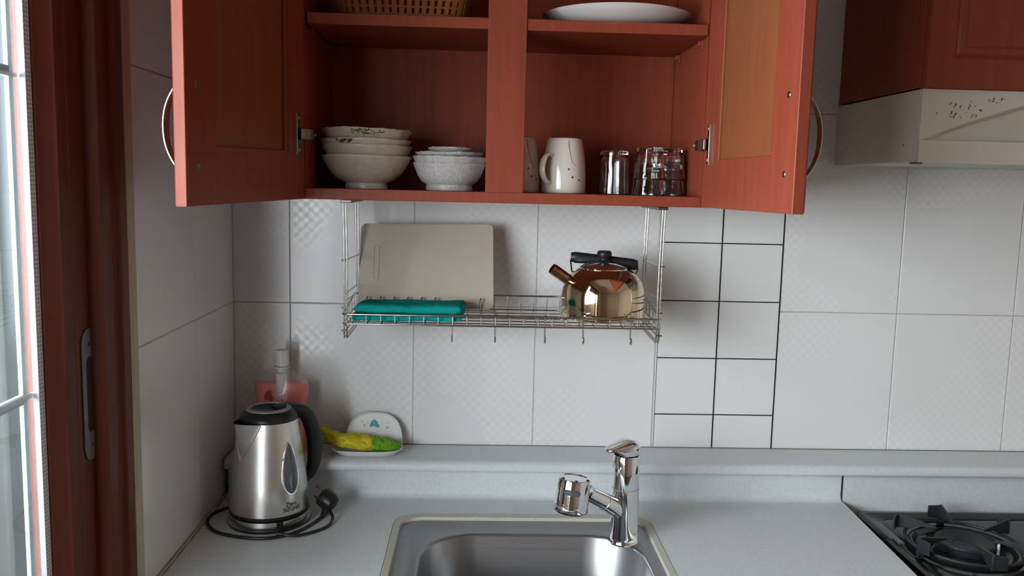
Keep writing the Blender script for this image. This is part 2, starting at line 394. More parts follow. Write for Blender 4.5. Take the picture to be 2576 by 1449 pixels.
# balcony outside
b = B(); b.box(-1.5, -.1, .30, .36, ZF, .999)
b.cur = 1
for x in (-.13, -.40, -.62): b.box(x-.04, x, .27, .30, ZF, .999)
struct('wall_balcony', b, ['balc', 'balcw'], smooth=0)
struct('sky_blocker_balcony', B().box(-1.5, -.1, -3.6, .36, 1.0, 1.1), 'balc', smooth=0)  # unseen slab added so only low sky lights the room
b = B(); b.box(-.78, -.66, -3.6, .27, ZF, -.10)
struct('wall_parapet', b, 'balcb', smooth=0)

# ------------------------------------------------------------------ wall cabinet
XL, XR, YF, ZB = .2001, .8753, -.2725, .2177
ZT = .93; ZS = .5059
cab = thing('wall_cabinet', 'red-brown wall cabinet with both doors open, holding bowls, mugs and glasses', 'cabinet', (.54, 0, ZB))
b = B()
b.box(XL-.018, XL, YF, -.002, ZB, ZT); b.box(XR, XR+.018, YF, -.002, ZB, ZT)
b.box(XL, XR, YF, -.002, ZB, ZB+.018); b.box(XL, XR, YF, -.002, ZT-.018, ZT); b.box(XL, XR, -.0171, -.002, ZB+.018, ZT-.018)
obj('body', b, 'wood', cab, bevel=.0008)
obj('center_stile', B().box(.5040, .5687, YF-.0005, YF+.018, ZB+.018, ZT-.018), 'wood', cab, bevel=.0008)
for x0, x1 in ((XL+.004, .5357), (.5367, XR-.001)):
    obj('shelf', B().box(x0, x1, YF+.002, -.018, ZS, ZS+.0185), 'wood', cab, bevel=.0008)
for x, sx in ((XL, 1), (XR, -1)):
    for y in (-.235, -.06):
        b = B(); b.box(min(x, x+sx*.009), max(x, x+sx*.009), y-.004, y+.004, ZS-.012, ZS-.003); b.box(min(x, x+sx*.002), max(x, x+sx*.002), y-.006, y+.006, ZS-.018, ZS-.002)
        obj('shelf_peg', b, 'wood', cab, bevel=.0008)

def panel_door(parent, W, H, T, hinge, s, ang, zb, raised=False, drop=0.0):
    """door in local (w, t, z): w from hinge to free edge, t into the thickness (0 = inner face)"""
    dv = Vector((s*sin(ang), -cos(ang), 0)); nv = Vector((s*cos(ang), sin(ang), 0))  # nv points to the outer face
    def G(w, t, z): return Vector((hinge[0], hinge[1], zb))+dv*w+nv*t+Vector((0, 0, z-drop*w/W))
    b = B(); fr = .074; rl = .079; dp = .005
    w0, w1, z0, z1 = fr, W-.082, rl, H-.08
    F = []
    def ring(w0, w1, z0, z1, t): return [G(w0, t, z0), G(w1, t, z0), G(w1, t, z1), G(w0, t, z1)]
    R = [ring(w0, w1, z0, z1, dp), ring(w0, w1, z0, z1, .001), ring(w0-.001, w1+.001, z0-.001, z1+.001, 0), ring(.0008, W-.0008, .0008, H-.0008, 0), ring(0, W, 0, H, .0008),
         ring(0, W, 0, H, T-.003), ring(.003, W-.003, .003, H-.003, T)]
    b.rings(R[1:], True, False, True)
    # small step moulding next to the hinge side
    b.rings([ring(w0-.012, w0-.0095, z0-.004, z1, 0), ring(w0-.0118, w0-.0097, z0-.004, z1, -.0012)], True, False, True)
    o = obj('door', b, 'wood', parent, smooth=30)
    pb = B(); pb.rings([ring(w0, w1, z0, z1, .001), ring(w0, w1, z0, z1, dp)], True, False, True)
    obj('inset_panel', pb, 'woodpanel', o, smooth=0)
    return o, G
def bow_handle(parent, G, W, T, zc, wpos):
    b = B(); rings = []; n = 26; Lh = .062
    for i in range(n+1):
        u = -1+2*i/n
        zz = zc+u*Lh; t = T+.0018+.0265*(1-abs(u)**2.4)
        dt = .0265*2.4*abs(u)**1.4*(1 if u < 0 else -1)/Lh
        nrm = 1/sqrt(1+dt*dt); th = .0030; wd = .0055+.0015*(1-abs(u))
        row = []
        for (a, c) in ((-1, -1), (1, -1), (1, 0), (.6, 1), (-.6, 1), (-1, 0)):
            tt = t+c*th*.5*nrm; z2 = zz-c*th*.5*dt*nrm
            row.append(G(wpos+a*wd, tt, z2))
        rings.append(row)
    b.rings(rings)
    return obj('handle', b, 'nickel', parent, smooth=50)
def screw(parent, G, w, z):
    b = B(); n = 14; r0 = []; r1 = []; r2 = []
    for k in range(n):
        a = 2*pi*k/n; r0.append(G(w+.0048*cos(a), -.0001, z+.0048*sin(a))); r1.append(G(w+.0040*cos(a), -.0009, z+.0040*sin(a))); r2.append(G(w+.0010*cos(a), -.0004, z+.0010*sin(a)))
    b.rings([r0, r1, r2]); obj('screw', b, 'darkmetal', parent)
def hinge_m(parent, G, z, s):
    b = B()
    def bx(w0, w1, t0, t1, z0, z1, start=0):
        v = [G(w, t, zz) for zz in (z0, z1) for t in (t0, t1) for w in (w0, w1)]
        b.add(v, [(0, 2, 3, 1), (4, 5, 7, 6), (0, 1, 5, 4), (2, 6, 7, 3), (0, 4, 6, 2), (1, 3, 7, 5)])
    b.cur = 0
    bx(.0355, .0385, -.0050, 0, z-.034, z+.034)                 # upstand plate
    b.cur = 1
    bx(.021, .034, -.0022, 0, z-.032, z+.032)
    for dz in (-.026, .026): b.cur = 0; bx(.024, .029, -.0040, -.002, z+dz-.0025, z+dz+.0025)
    b.cur = 0
    bx(.001, .034, -.0125, -.0090, z-.0085, z+.0085)         # arm
    b.cur = 1
    bx(.0, .030, -.0088, -.002, z-.0100, z-.0085); bx(.0, .030, -.0088, -.002, z+.0085, z+.0100)
    bx(-.016, .004, -.0115, -.0085, z-.0085, z+.0085)
    b.cur = 0
    bx(-.0210, -.0175, -.0135, -.0105, z-.002, z+.002)
    obj('hinge', b, ['nickel', 'darkmetal'], parent, bevel=.0006)
# left door
dl, GL = panel_door(cab, .370, .72, .018, (XL-.001, YF-.0015), -1, .2058, ZB-.0005, drop=.0045)
bow_handle(dl, GL, .37, .018, .3165-.0018-ZB+.004, .339); screw(dl, GL, .340, .3686-ZB+.004); screw(dl, GL, .340, .2645-ZB+.004); hinge_m(dl, GL, .325-ZB, -1)
dr, GR = panel_door(cab, .370, .72, .018, (XR+.001, YF-.0015), 1, .0644, ZB+.001, drop=-.0020)
bow_handle(dr, GR, .37, .018, .3185-ZB, .339); screw(dr, GR, .338, .3743-ZB-.001); screw(dr, GR, .337, .2707-ZB-.001); hinge_m(dr, GR, .3225-ZB, 1)

# ------------------------------------------------------------------ hood cabinet and range hood
HX0, HX1, HY = 1.2155, 1.8155, -.344
hc = thing('wall_cabinet', 'closed red-brown cabinet above the cream range hood', 'cabinet', (1.5, 0, .4235))
obj('body', B().box(HX0, HX1, HY+.0185, -.0035, .4245, ZT), 'wood', hc, bevel=.001)
b = B()
def rr(w0, w1, z0, z1, y): return [(w0, y, z0), (w1, y, z0), (w1, y, z1), (w0, y, z1)]
x0, x1, z0, z1 = HX0+.0015, HX1-.0015, .4222, ZT
b.rings([rr(x0, x1, z0, z1, HY+.017), rr(x0, x1, z0, z1, HY+.002), rr(x0+.002, x1-.002, z0+.002, z1-.002, HY),
         rr(x0+.044, x1-.044, z0+.048, z1-.048, HY), rr(x0+.048, x1-.048, z0+.052, z1-.052, HY+.004), rr(x0+.052, x1-.052, z0+.056, z1-.056, HY+.001),
         rr(x0+.060, x1-.060, z0+.064, z1-.064, HY+.001), rr(x0+.065, x1-.065, z0+.069, z1-.069, HY+.005)], True, True, True)
obj('door', b, 'wood', hc, smooth=25)
hd = thing('range_hood', 'cream range hood with chipped paint below the closed cabinet', 'range hood', (1.5, 0, .302))
b = B()
Y1 = -.3365
b.box(HX0+.0005, HX0+.0030, Y1+.004, -.0035, .3035, .4215); b.box(HX1-.003, HX1, Y1+.004, -.0035, .3035, .4215)
b.box(HX0+.001, HX1-.001, -.010, -.0035, .304, .4215); b.box(HX0+.003, HX1-.003, Y1+.01, -.004, .4185, .4215)
obj('body', b, 'hood', hd, bevel=.0008)
# front: flat field, pressed triangular hollow in the middle, projecting lower lip
b = B()
def fr(u, v):
    x = HX0+.0005+u*(HX1-HX0-.001); z = .3380+v*(.4215-.3380)
    uc = min(u, 1-u)*2            # 0 at ends, 1 centre
    top = .338+.066*min(1, (uc/.62))**.85    # hollow reaches this height
    if uc > .62: top = .404
    q = (top-z)/.010; q = max(0, min(1, q)); q = q*q*(3-2*q)
    dep = .030*q*max(0, min(1, (top-.338)/.066)) * (1-.2*max(0, (z-.338)/.066))
    return (x, Y1+dep, z)
b.grid(fr, 160, 50)
b.add([(HX0+.0005, Y1+.03, .338), (HX1-.0005, Y1+.03, .338), (HX1-.0005, Y1-.0015, .338), (HX0+.0005, Y1-.0015, .338)], [(0, 1, 2, 3)])
b.box(HX0+.0005, HX1-.0005, Y1-.002, Y1+.001, .302, .3385)
obj('front_panel', b, 'hood', hd, smooth=60, bevel=0)
b = B(); b.box(HX0+.003, HX1-.003, Y1+.001, -.060, .3025, .3045); b.cur = 1; b.box(HX0+.06, HX1-.06, -.060, -.045, .3035, .306)
b.cur = 0; b.box(HX0+.003, HX1-.003, -.045, -.010, .3028, .3045)
obj('underside_panel', b, ['hood_under', 'joint_and_shade'], hd, smooth=0)
b = B()
rs = random.Random(5)
def chip(x, z, r, e=1, a=0, y=Y1):
    n = 9; pts = []
    for k in range(n):
        t = 2*pi*k/n; rr_ = r*rs.uniform(.6, 1.2); px, pz = rr_*cos(t)*e, rr_*sin(t); pts.append((x+px*cos(a)-pz*sin(a), z+px*sin(a)+pz*cos(a)))
    b.prism(pts, 'y', y-.0003, y+.0004)
for _ in range(30):
    chip(rs.uniform(1.262, 1.318), rs.uniform(.376, .404), rs.uniform(.0003, .0013), rs.uniform(1, 2.5), rs.uniform(0, 3))
for _ in range(14): chip(rs.uniform(1.325, 1.365), rs.uniform(.402, .411), rs.uniform(.0004, .0012), 2, rs.uniform(0, 3))
chip(1.2422, .3826, .0013)
obj('paint_chip', b, 'stain', hd, smooth=0)
for y, zz in ((-.0562, .3356), (-.2856, .3323)):
    obj('screw_hole', B().lathe([(.0016, 0), (.0016, .0004), (0, .0004)], (HX0+.0004, y, zz), 12, axis=(-1, 0, 0)), 'stain', hd)
b = B(); b.box(HX0-.006, HX0+.008, Y1-.003, Y1+.012, .2995, .3022); obj('corner_clip', b, 'stain', hd)

# ------------------------------------------------------------------ countertop with ledge, sink, base cabinet
ct = thing('countertop', 'pale grey speckled stone countertop with raised back ledge', 'countertop', (.6, -.3, ZCT))
SX0, SX1, SY0, SY1 = .3475, .8285, -.585, -.1700
def filled(bm_pts_outer, hole, z0, z1):
    bm = bmesh.new()
    def loop(pts, z):
        vs = [bm.verts.new((p[0], p[1], z)) for p in pts]; return vs, [bm.edges.new((vs[i], vs[(i+1) % len(vs)])) for i in range(len(vs))]
    for z in (z1, z0):
        vo, eo = loop(bm_pts_outer, z); vh, eh = loop(hole, z)
        bmesh.ops.triangle_fill(bm, edges=eo+eh, use_beauty=True)
        if z == z1: to, th = vo, vh
    no = len(to); nh = len(th)
    for i in range(no): bm.faces.new((to[i], to[(i+1) % no], vo[(i+1) % no], vo[i]))
    for i in range(nh): bm.faces.new((th[i], th[(i+1) % nh], vh[(i+1) % nh], vh[i]))
    b = B(); bm.verts.ensure_lookup_table(); bm.verts.index_update()
    b.add([v.co.copy() for v in bm.verts], [[v.index for v in f.verts] for f in bm.faces]); bm.free()
    return b
hole = rrect(SX0, SX1, SY0, SY1, [.052, .052, .04, .04], 8)
outer = [(.008, -.62), (1.2185, -.62), (1.2425, -.085), (.008, -.085)]
obj('worktop', filled(outer, hole, ZCT-.035, ZCT), 'stone', ct, smooth=20)
# ledge profile in (y, z)
def ledge_prof():
    p = [(-.003, -.293), (-.100, -.2932)]
    for k in range(1, 7): a = radians(90+90*k/6); p.append((-.100+.0130*cos(a), -.3055+.0123*sin(a)))
    p += [(-.1130, -.3095)]
    for k in range(1, 5): a = radians(180+90*k/4); p.append((-.1085+.0045*cos(a), -.3095+.0045*sin(a)))
    p += [(-.088, -.3142), (-.088, -.3165), (-.003, -.3165)]
    return p
obj('back_ledge', B().prism(ledge_prof(), 'x', .010, 2.6), 'stone', ct, smooth=50)
fp = [(-.003, -.3160), (-.0875, -.3160), (-.0875, -.3600)]
for k in range(1, 7): a = radians(90*k/6); fp.append((-.0875-.0140*(1-cos(a)), -.3600-.0140*sin(a)))
fp += [(-.1015, -.39), (-.003, -.39)]
obj('cove_splash', B().prism(fp, 'x', .010, 1.2395), 'stone', ct, smooth=50)
obj('range_splash', B().box(1.2425, 2.6, -.0890, -.003, -.535, -.3160), 'stone', ct, smooth=0)
obj('end_joint', B().box(1.2395, 1.2425, -.0895, -.003, -.40, -.3160), 'joint_and_shade', ct, smooth=0)
b = B(); b.box(.0035, .010, -.62, -.003, ZCT-.004, ZCT-.0006); b.cur = 1
pts = [(.0045+.0006*sin(i*1.7), -.003-.6*i/30, ZCT+.0006) for i in range(31)]; b.tube(pts, .0026, 8)
obj('wall_sealant', b, ['joint_and_shade', 'beige'], ct)
b = B().box(.0105, 2.6, -.0035, -.0020, -.2932, -.2918); obj('ledge_sealant', b, 'seal', ct, smooth=0)
obj('range_stand', B().box(1.2440, 2.2, -.62, -.0895, -.56, -.535), 'stone', ct, smooth=0)

bc = thing('base_cabinet', 'red-brown base cabinet carrying the speckled stone countertop', 'cabinet', (.6, -.3, ZF))
b = B(); b.box(.012, .030, -.58, -.004, ZF+.1, ZCT-.036); b.box(1.19, 1.215, -.58, -.004, ZF+.1, ZCT-.036); b.box(.012, 1.215, -.58, -.004, ZF+.1, ZF+.12); b.box(.012, 1.215, -.025, -.004, ZF, ZCT-.036); b.box(.012, 1.215, -.53, -.51, ZF, ZF+.1)
b.box(1.24, 2.2, -.58, -.004, ZF, -.561)
obj('body', b, 'wood', bc, bevel=.001)
for i in range(3): obj('door', B().box(.014+.4*i, .412+.4*i, -.60, -.581, ZF+.1, ZCT-.038), 'wood', bc, bevel=.002)

# sink
sk = thing('kitchen_sink', 'stainless steel sink with a beige speckled stone surround in the countertop', 'sink', (.59, -.38, ZCT))
def loopz(x0, x1, y0, y1, r, z, n=8): return [(p[0], p[1], z) for p in rrect(x0, x1, y0, y1, r, n)]
e = .0007
b = B(); b.rings([loopz(SX0+e, SX1-e, SY0+e, SY1-e, [.051, .051, .04, .04], ZCT-.03), loopz(SX0+e, SX1-e, SY0+e, SY1-e, [.051, .051, .04, .04], ZCT-.0005), loopz(SX0+.0015, SX1-.0015, SY0+.0015, SY1-.0015, [.050, .050, .04, .04], ZCT+.0002),
          loopz(SX0+.0125, SX1-.0125, SY0+.012, SY1-.0205, [.040, .040, .03, .03], ZCT-.0005), loopz(SX0+.0145, SX1-.0145, SY0+.014, SY1-.0225, [.038, .038, .03, .03], ZCT-.0050), loopz(SX0+.0145, SX1-.0145, SY0+.014, SY1-.0225, [.038, .038, .03, .03], ZCT-.030)], True, False, False)
obj('stone_surround', b, 'sinkstone', sk, smooth=40)
b = B()
ax0, ax1, ay0, ay1 = SX0+.0147, SX1-.0147, SY0+.0142, SY1-.0228
bx0, bx1, by0, by1 = .4030, .7920, -.545, -.2560
R = [loopz(ax0, ax1, ay0, ay1, [.038, .038, .03, .03], ZCT-.0060), loopz(ax0+.004, ax1-.004, ay0+.004, ay1-.004, [.036, .036, .03, .03], ZCT-.0052), loopz(ax0+.016, ax1-.016, ay0+.012, ay1-.018, [.04, .04, .03, .03], ZCT-.0052),
     loopz(ax0+.019, ax1-.019, ay0+.014, ay1-.021, [.04, .04, .03, .03], ZCT-.0066), loopz(bx0-.006, bx1+.006, by0-.005, by1+.006, [.100, .100, .07, .07], ZCT-.0066),
     loopz(bx0-.003, bx1+.003, by0-.003, by1+.003, [.099, .099, .07, .07], ZCT-.0050), loopz(bx0, bx1, by0, by1, [.098, .098, .07, .07], ZCT-.0058), loopz(bx0+.003, bx1-.003, by0+.003, by1-.003, [.096, .096, .07, .07], ZCT-.0100),
     loopz(bx0+.010, bx1-.010, by0+.01, by1-.010, [.092, .092, .06, .06], ZCT-.135), loopz(bx0+.022, bx1-.022, by0+.02, by1-.022, [.082, .082, .055, .055], ZCT-.162), loopz(bx0+.05, bx1-.05, by0+.05, by1-.05, [.06, .06, .05, .05], ZCT-.170)]
b.rings(R, True, False, True)
obj('basin', b, 'sinksteel', sk, smooth=50)
b = B().lathe([(.056, 0), (.056, .0015), (.050, .003), (.046, .0015), (.040, .0022), (0, .0035)], (.575, -.37, ZCT-.1702), 40); obj('drain', b, 'sinksteel', sk)

# faucet
FX, FY = .7640, -.2800
fc = thing('kitchen_faucet', 'chrome single lever faucet with stubby swivel head on the sink rim', 'faucet', (FX, FY, ZCT-.0055))
zb = ZCT-.0062
b = B().lathe([(.0275, 0), (.0275, .003), (.0268, .004), (.0262, .012), (.0252, .035), (.0243, .080), (.0238, .125), (.0236, .1575), (.0228, .1590), (.0228, .1610), (0, .1610)], (FX, FY, zb), 56)
obj('body', b, 'chrome', fc, smooth=60)
obj('swivel_joint', B().lathe([(.0242, 0), (.0245, .0006), (.0242, .0012)], (FX, FY, zb+.1000), 56, cap=False), 'greypl', fc)
# lever cap: dome flowing into a blade to the left and front
b = B(); zt = zb+.1612
rings = []
ax = Vector((-.88, -.47, 0)).normalized(); sd = Vector((ax.y, -ax.x, 0)); RL, TL = .0238, .0455
n = 30
for i in range(n+1):
    t = -RL+(RL+TL)*(1-cos(pi*i/n))/2
    if t < 0: w = sqrt(max(2e-6, RL*RL-t*t)); top = .0120+.0150*(1-(-t/RL)**3)
    else: u = t/TL; w = RL*(1-.50*u**1.2)*sqrt(max(.02, 1-u**8)); top = .0270-.0125*u**1.25
    bot = 0 if t < .0195 else (.0100*min(1, (t-.0195)/.016)**.8)
    bot = min(bot, top-.0035)
    row = []
    for k in range(24):
        a = 2*pi*k/24; c, s_ = cos(a), sin(a)
        hh = (top+bot)/2+(top-bot)/2*(abs(s_)**(.75 if s_ > 0 else .12))*(1 if s_ >= 0 else -1)
        row.append(Vector((FX, FY, zt+hh))+ax*t+sd*(w*(abs(c)**.75)*(1 if c >= 0 else -1)))
    rings.append(row)
b.rings(rings); obj('lever', b, 'chrome', fc, smooth=80)
# arm and head
A0 = Vector((FX-.002, FY-.002, zb+.0520)); A1 = Vector((FX-.026, FY-.014, zb+.0720)); A2 = Vector((FX-.072, FY-.036, zb+.1030))
b = B().tube([A0, (A0+A1)/2, A1, (A1*2+A2)/3+Vector((0, 0, .0008)), A2], [.0165, .0165, .0160, .0145, .0138], 24); obj('spout_arm', b, 'chrome', fc, smooth=60)
b = B(); nrm = (A2-A1).normalized(); pc = A1+(A2-A1)*.30
b.lathe([(.0150, -.0008), (.0158, 0), (.0150, .0008)], pc, 40, axis=nrm, cap=False); obj('arm_collar', b, 'nickel', fc)
hx = Vector((.10, .05, 1)).normalized(); hc0 = Vector((FX-.103, FY-.052, zb+.0750))
b = B().lathe([(.0, -.001), (.0270, 0), (.0295, .002), (.0302, .004), (.0292, .0165), (.0286, .0168), (.0286, .0174), (.0291, .0177), (.0272, .057), (.0262, .0590), (.0245, .0595), (.023, .058), (0, .058)], hc0, 56, axis=hx)
head = obj('spray_head', b, 'chrome', fc, smooth=45)
# slot button on the head
b = B(); rot = Vector((0, 0, 1)).rotation_difference(hx).to_matrix()
def hs(a, h, r): return hc0+rot@Vector((r*cos(a), r*sin(a), h))
rows = []
for i in range(15):
    u = -1+2*i/14; a = radians(-100)+u*radians(29); hw = .0052*sqrt(max(.02, 1-max(0, (abs(u)-.72)/.28)**2)); rows.append([hs(a, .0395-hw, .0280), hs(a, .0395-hw*.8, .0297), hs(a, .0395+hw*.8, .0293), hs(a, .0395+hw, .0270)])
b.rings(rows); obj('spray_button', b, 'windowplastic', head)
b = B()
for i, a in enumerate((-128, -122, -119, -112, -96, -90, -84, -72, -66)):
    a = radians(a); rows = [hs(a-.012, .0055, .03025), hs(a+.012, .0055, .03025), hs(a+.012, .0105, .0300), hs(a-.012, .0105, .0300)]; b.add(rows, [(0, 1, 2, 3)])
obj('engraved_mark', b, 'greypl', head, smooth=0)
for i in range(3):
    a = radians(-150+60*i); q = hs(a, .0590, .0245); obj('head_lug', B().lathe([(.003, 0), (.0028, .002), (0, .0025)], q, 12, axis=hx), 'blackpl', head)

# ------------------------------------------------------------------ gas range
GX0, GX1, GY0, GY1, GZ = 1.2640, 1.8640, -.47, -.0960, -.3905
gr = thing('gas_range', 'black enamelled gas range beside the counter end', 'gas range', (1.56, -.28, -.535))
obj('body', B().box(GX0+.006, GX1-.006, GY0, GY1-.004, -.525, GZ-.012), 'blackpl', gr, bevel=.003)
b = B()
def gl(d, z, r=.018): return loopz(GX0+d, GX1-d, GY0+d, GY1-d, r, z, 6)
b.rings([gl(.002, GZ-.014), gl(0, GZ-.010), gl(.001, GZ-.003), gl(.005, GZ), gl(.014, GZ), gl(.022, GZ-.0035), gl(.032, GZ-.0035, .03), gl(.034, GZ-.0050, .03), gl(.037, GZ-.0038, .03), gl(.05, GZ-.0036, .03)], True, True, True)
obj('top_plate', b, 'blackgl', gr, smooth=35)
for i in range(4): obj('foot', B().lathe([(.012, 0), (.012, .010)], (GX0+.05+(i % 2)*.5, -.42+(i//2)*.28, -.535), 16), 'blackpl', gr)
def burner(cx, cy):
    zt = GZ-.0036
    b = B().lathe([(.094, 0), (.096, .004), (.092, .0065), (.086, .005), (.078, -.001), (.060, -.003), (.052, -.002)], (cx, cy, zt), 64, cap=False)
    dr = obj('drip_ring', b, 'blackgl', gr, smooth=60)
    b = B().lathe([(.0, -.002), (.046, -.001), (.047, .010), (.050, .011), (.051, .014), (.049, .0165), (.044, .0175), (.040, .0145), (.022, .0110), (.0185, .0075), (.012, .0075), (.0, .0078)], (cx, cy, zt), 64, pert=lambda a, i: ((-.0012 if (int(a*64/(2*pi)) % 2) else 0) if 3 <= i <= 4 else 0, 0))
    bu = obj('burner', b, 'blackmatte', gr, smooth=40)
    obj('igniter', B().lathe([(.0025, 0), (.0025, .018), (.0015, .02), (0, .02)], (cx+.046, cy-.030, zt+.002), 10), 'white', bu)
    # pan support: ring and six fins
    b = B(); pr_ = .1000
    b.tube([(cx+pr_*cos(a), cy+pr_*sin(a), zt+.0115) for a in [2*pi*k/48 for k in range(48)]], .0032, 8, closed=True)
    ps = obj('pan_support', b, 'blackmatte', gr, smooth=50)
    for k in range(6):
        a = radians(82+60*k); d = Vector((cos(a), sin(a), 0)); s_ = Vector((-sin(a), cos(a), 0)); c = Vector((cx, cy, zt))
        q = [(.046, .0260), (.050, .0290), (.114, .0400), (.119, .0390), (.119, .0130), (.114, .0110), (.100, .0150), (.090, .0155), (.080, .0230)]
        t = .0022; v = [c+d*r_+s_*t+Vector((0, 0, h_)) for r_, h_ in q]+[c+d*r_-s_*t+Vector((0, 0, h_)) for r_, h_ in q]; n = len(q)
        bb = B(); bb.add(v, [list(range(n)), list(range(n, 2*n))[::-1]]+[(i, (i+1) % n, n+(i+1) % n, n+i) for i in range(n)])
        # folded plate at the outer end
        q2 = [(-.003, .0385), (.0235, .0365), (.0235, .013), (-.003, .0115)]
        v = [c+d*.1185+s_*u+Vector((0, 0, h_)) for u, h_ in q2]+[c+d*.1155+s_*u+Vector((0, 0, h_)) for u, h_ in q2]
        bb.add(v, [(0, 1, 2, 3), (7, 6, 5, 4)]+[(i, (i+1) % 4, 4+(i+1) % 4, 4+i) for i in range(4)])
        if k % 2 == 0:
            v0 = len(bb.v); bb.box(-.006, .006, -.004, .004, 0, .014); 
            for i in range(v0, len(bb.v)): bb.v[i] = bb.v[i]+c+d*.112
        obj('fin', bb, 'blackmatte', ps, bevel=.0008)
burner(1.3950, -.2700); burner(1.7150, -.2700)

# ------------------------------------------------------------------ hanging dish rack
RX0, RX1, RF, RB = .2635, .8170, -.250, -.100
rk = thing('hanging_dish_rack', 'stainless wire rack hung under the open cabinet', 'rack', (.54, -.175, 0))
for x, sx in ((RX0, 1), (RX1, -1)):
    b = B()
    for off in (0, .0048):
        xo = x+sx*(off-.0010)
        pts = [(xo-sx*.0022, RF, ZB-.006), (xo, RF, .11), (xo, RF, .0), (xo, RF, -.0185), (xo, RF+.004, -.0245), (xo, RF+.012, -.0245), (xo, RB-.010, -.0210), (xo, RB-.002, -.0190), (xo, RB, -.013), (xo, RB, .06), (xo-sx*.0022, RB, ZB-.006)]
        b.tube(pts, .00145, 8)
    for za, zb_ in ((.112, .1088), (.0528, .0523), (.0409, .0357), (-.004, -.001), (-.013, -.010)): b.tube([(x, RF-.001, za), (x, RB+.001, zb_)], .00135, 8)
    for zz in (.112, .0290, -.0115): b.tube([(x-sx*.006, RF, zz), (x+sx*.003, RF, zz)], .0016, 8)
    obj('side_frame', b, 'wire', rk, smooth=60)
    b = B(); b.box(min(x-sx*.007, x+sx*.012), max(x-sx*.007, x+sx*.012), RF-.004, RB+.004, ZB-.0062, ZB-.0006); obj('hanging_bracket', b, 'darkmetal', rk, bevel=.001)
b = B()
zt, zl, bt, bl = .0180, .0010, .0355, .0085
xa, xb = RX0-.004, RX1+.004
def rl(z, zb2, r, y0=RF-.003, y1=RB):
    pts = []
    for (cx, cy, a0, zz) in ((xb-.010, y0+.010, 270, z), (xb-.010, y1-.010, 0, zb2), (xa+.010, y1-.010, 90, zb2), (xa+.010, y0+.010, 180, z)):
        for k in range(5): a = radians(a0+90*k/4); pts.append((cx+.010*cos(a), cy+.010*sin(a), zz))
    return pts
b.tube(rl(zt, bt, .002), .0020, 8, closed=True); b.tube(rl(zl, bl, .002), .0017, 8, closed=True)
n = 22
for i in range(n):
    x = RX0+.012+(RX1-RX0-.024)*i/(n-1)
    b.tube([(x, RF-.003, zt), (x, RF-.003, zl), (x, RF+.004, zl-.0015), (x, RB-.004, bl-.0015), (x, RB, bl), (x, RB, bt)], .00115, 6)
for y in (-.222, -.197, -.172, -.147, -.122):
    z = zl+(bl-zl)*(y-RF)/(RB-RF)-.0025; b.tube([(RX0, y, z), (RX1, y, z)], .00125, 6)
for i in range(5):
    y = RF+.012+(RB-RF-.024)*i/4; z0 = zl+(bl-zl)*(y-RF)/(RB-RF); z1 = zt+(bt-zt)*(y-RF)/(RB-RF)
    for x in (xa, xb): b.tube([(x, y, z0), (x, y, z1)], .00115, 6)
obj('wire_basket', b, 'wire', rk, smooth=60)
b = B()
b.tube([(.275, -.137, .0105), (.530, -.137, .0105)], .0013, 6)
for i in range(7):
    x = .2869+.0256*i if i < 6 else .500
    b.tube([(x, -.137, .010), (x, -.137, .0315), (x+.0015, -.134, .0335)], .0016, 8)
obj('plate_divider', b, 'wire', rk)
for x in (.4511, .5268, .6148, .6827, .7671):
    b = B(); y = RF+.0010
    pts = [(x, y-.0075, zt+.0005), (x, y-.0045, zt+.0032), (x, y-.0005, zt+.0015), (x, y, -.020)]
    for k in range(9): a = radians(180+180*k/8); pts.append((x, y-.0060-.0060*cos(a), -.0205+.0065*sin(a)))
    pts.append((x, y-.0125, -.0150)); b.tube(pts, .0014, 8)
    b.box(x-.0028, x+.0028, y-.0075, y+.0012, zt+.0020, zt+.0042)
    obj('hook', b, 'wire', rk, smooth=50)

# cutting board leaning at the back of the rack
b = B(); BH = .172
poly = rrect(-.1285, .1285, 0, BH, .011, 6)
b.rings([[(p[0], p[1], 0.0008) for p in rrect(-.1275, .1275, .001, BH-.001, .0102, 6)], [(p[0], p[1], .002) for p in poly], [(p[0], p[1], .0055) for p in poly], [(p[0], p[1], .0068) for p in rrect(-.1275, .1275, .001, BH-.001, .0102, 6)]])
sl = [(-.0965+.0050*(1 if k < 7 else 1)*cos(2*pi*k/20), .0920+(.030 if sin(2*pi*k/20) > 0 else -.030)+.0050*sin(2*pi*k/20), .0068) for k in range(20)]
b.tube(sl, .0013, 8, closed=True)
tilt = math.atan2(.066, .155)
mx = Matrix.Translation((.3975, -.1265, .0088)) @ Matrix.Rotation(radians(-1.0), 4, 'Y') @ Matrix.Rotation(pi/2-tilt, 4, 'X')
b.xf(mx)
tag(obj('cutting_board', b, 'board', smooth=50, origin=(.3975, -.1265, .0088)), 'cream plastic cutting board leaning at the back of the wire rack', 'cutting board')

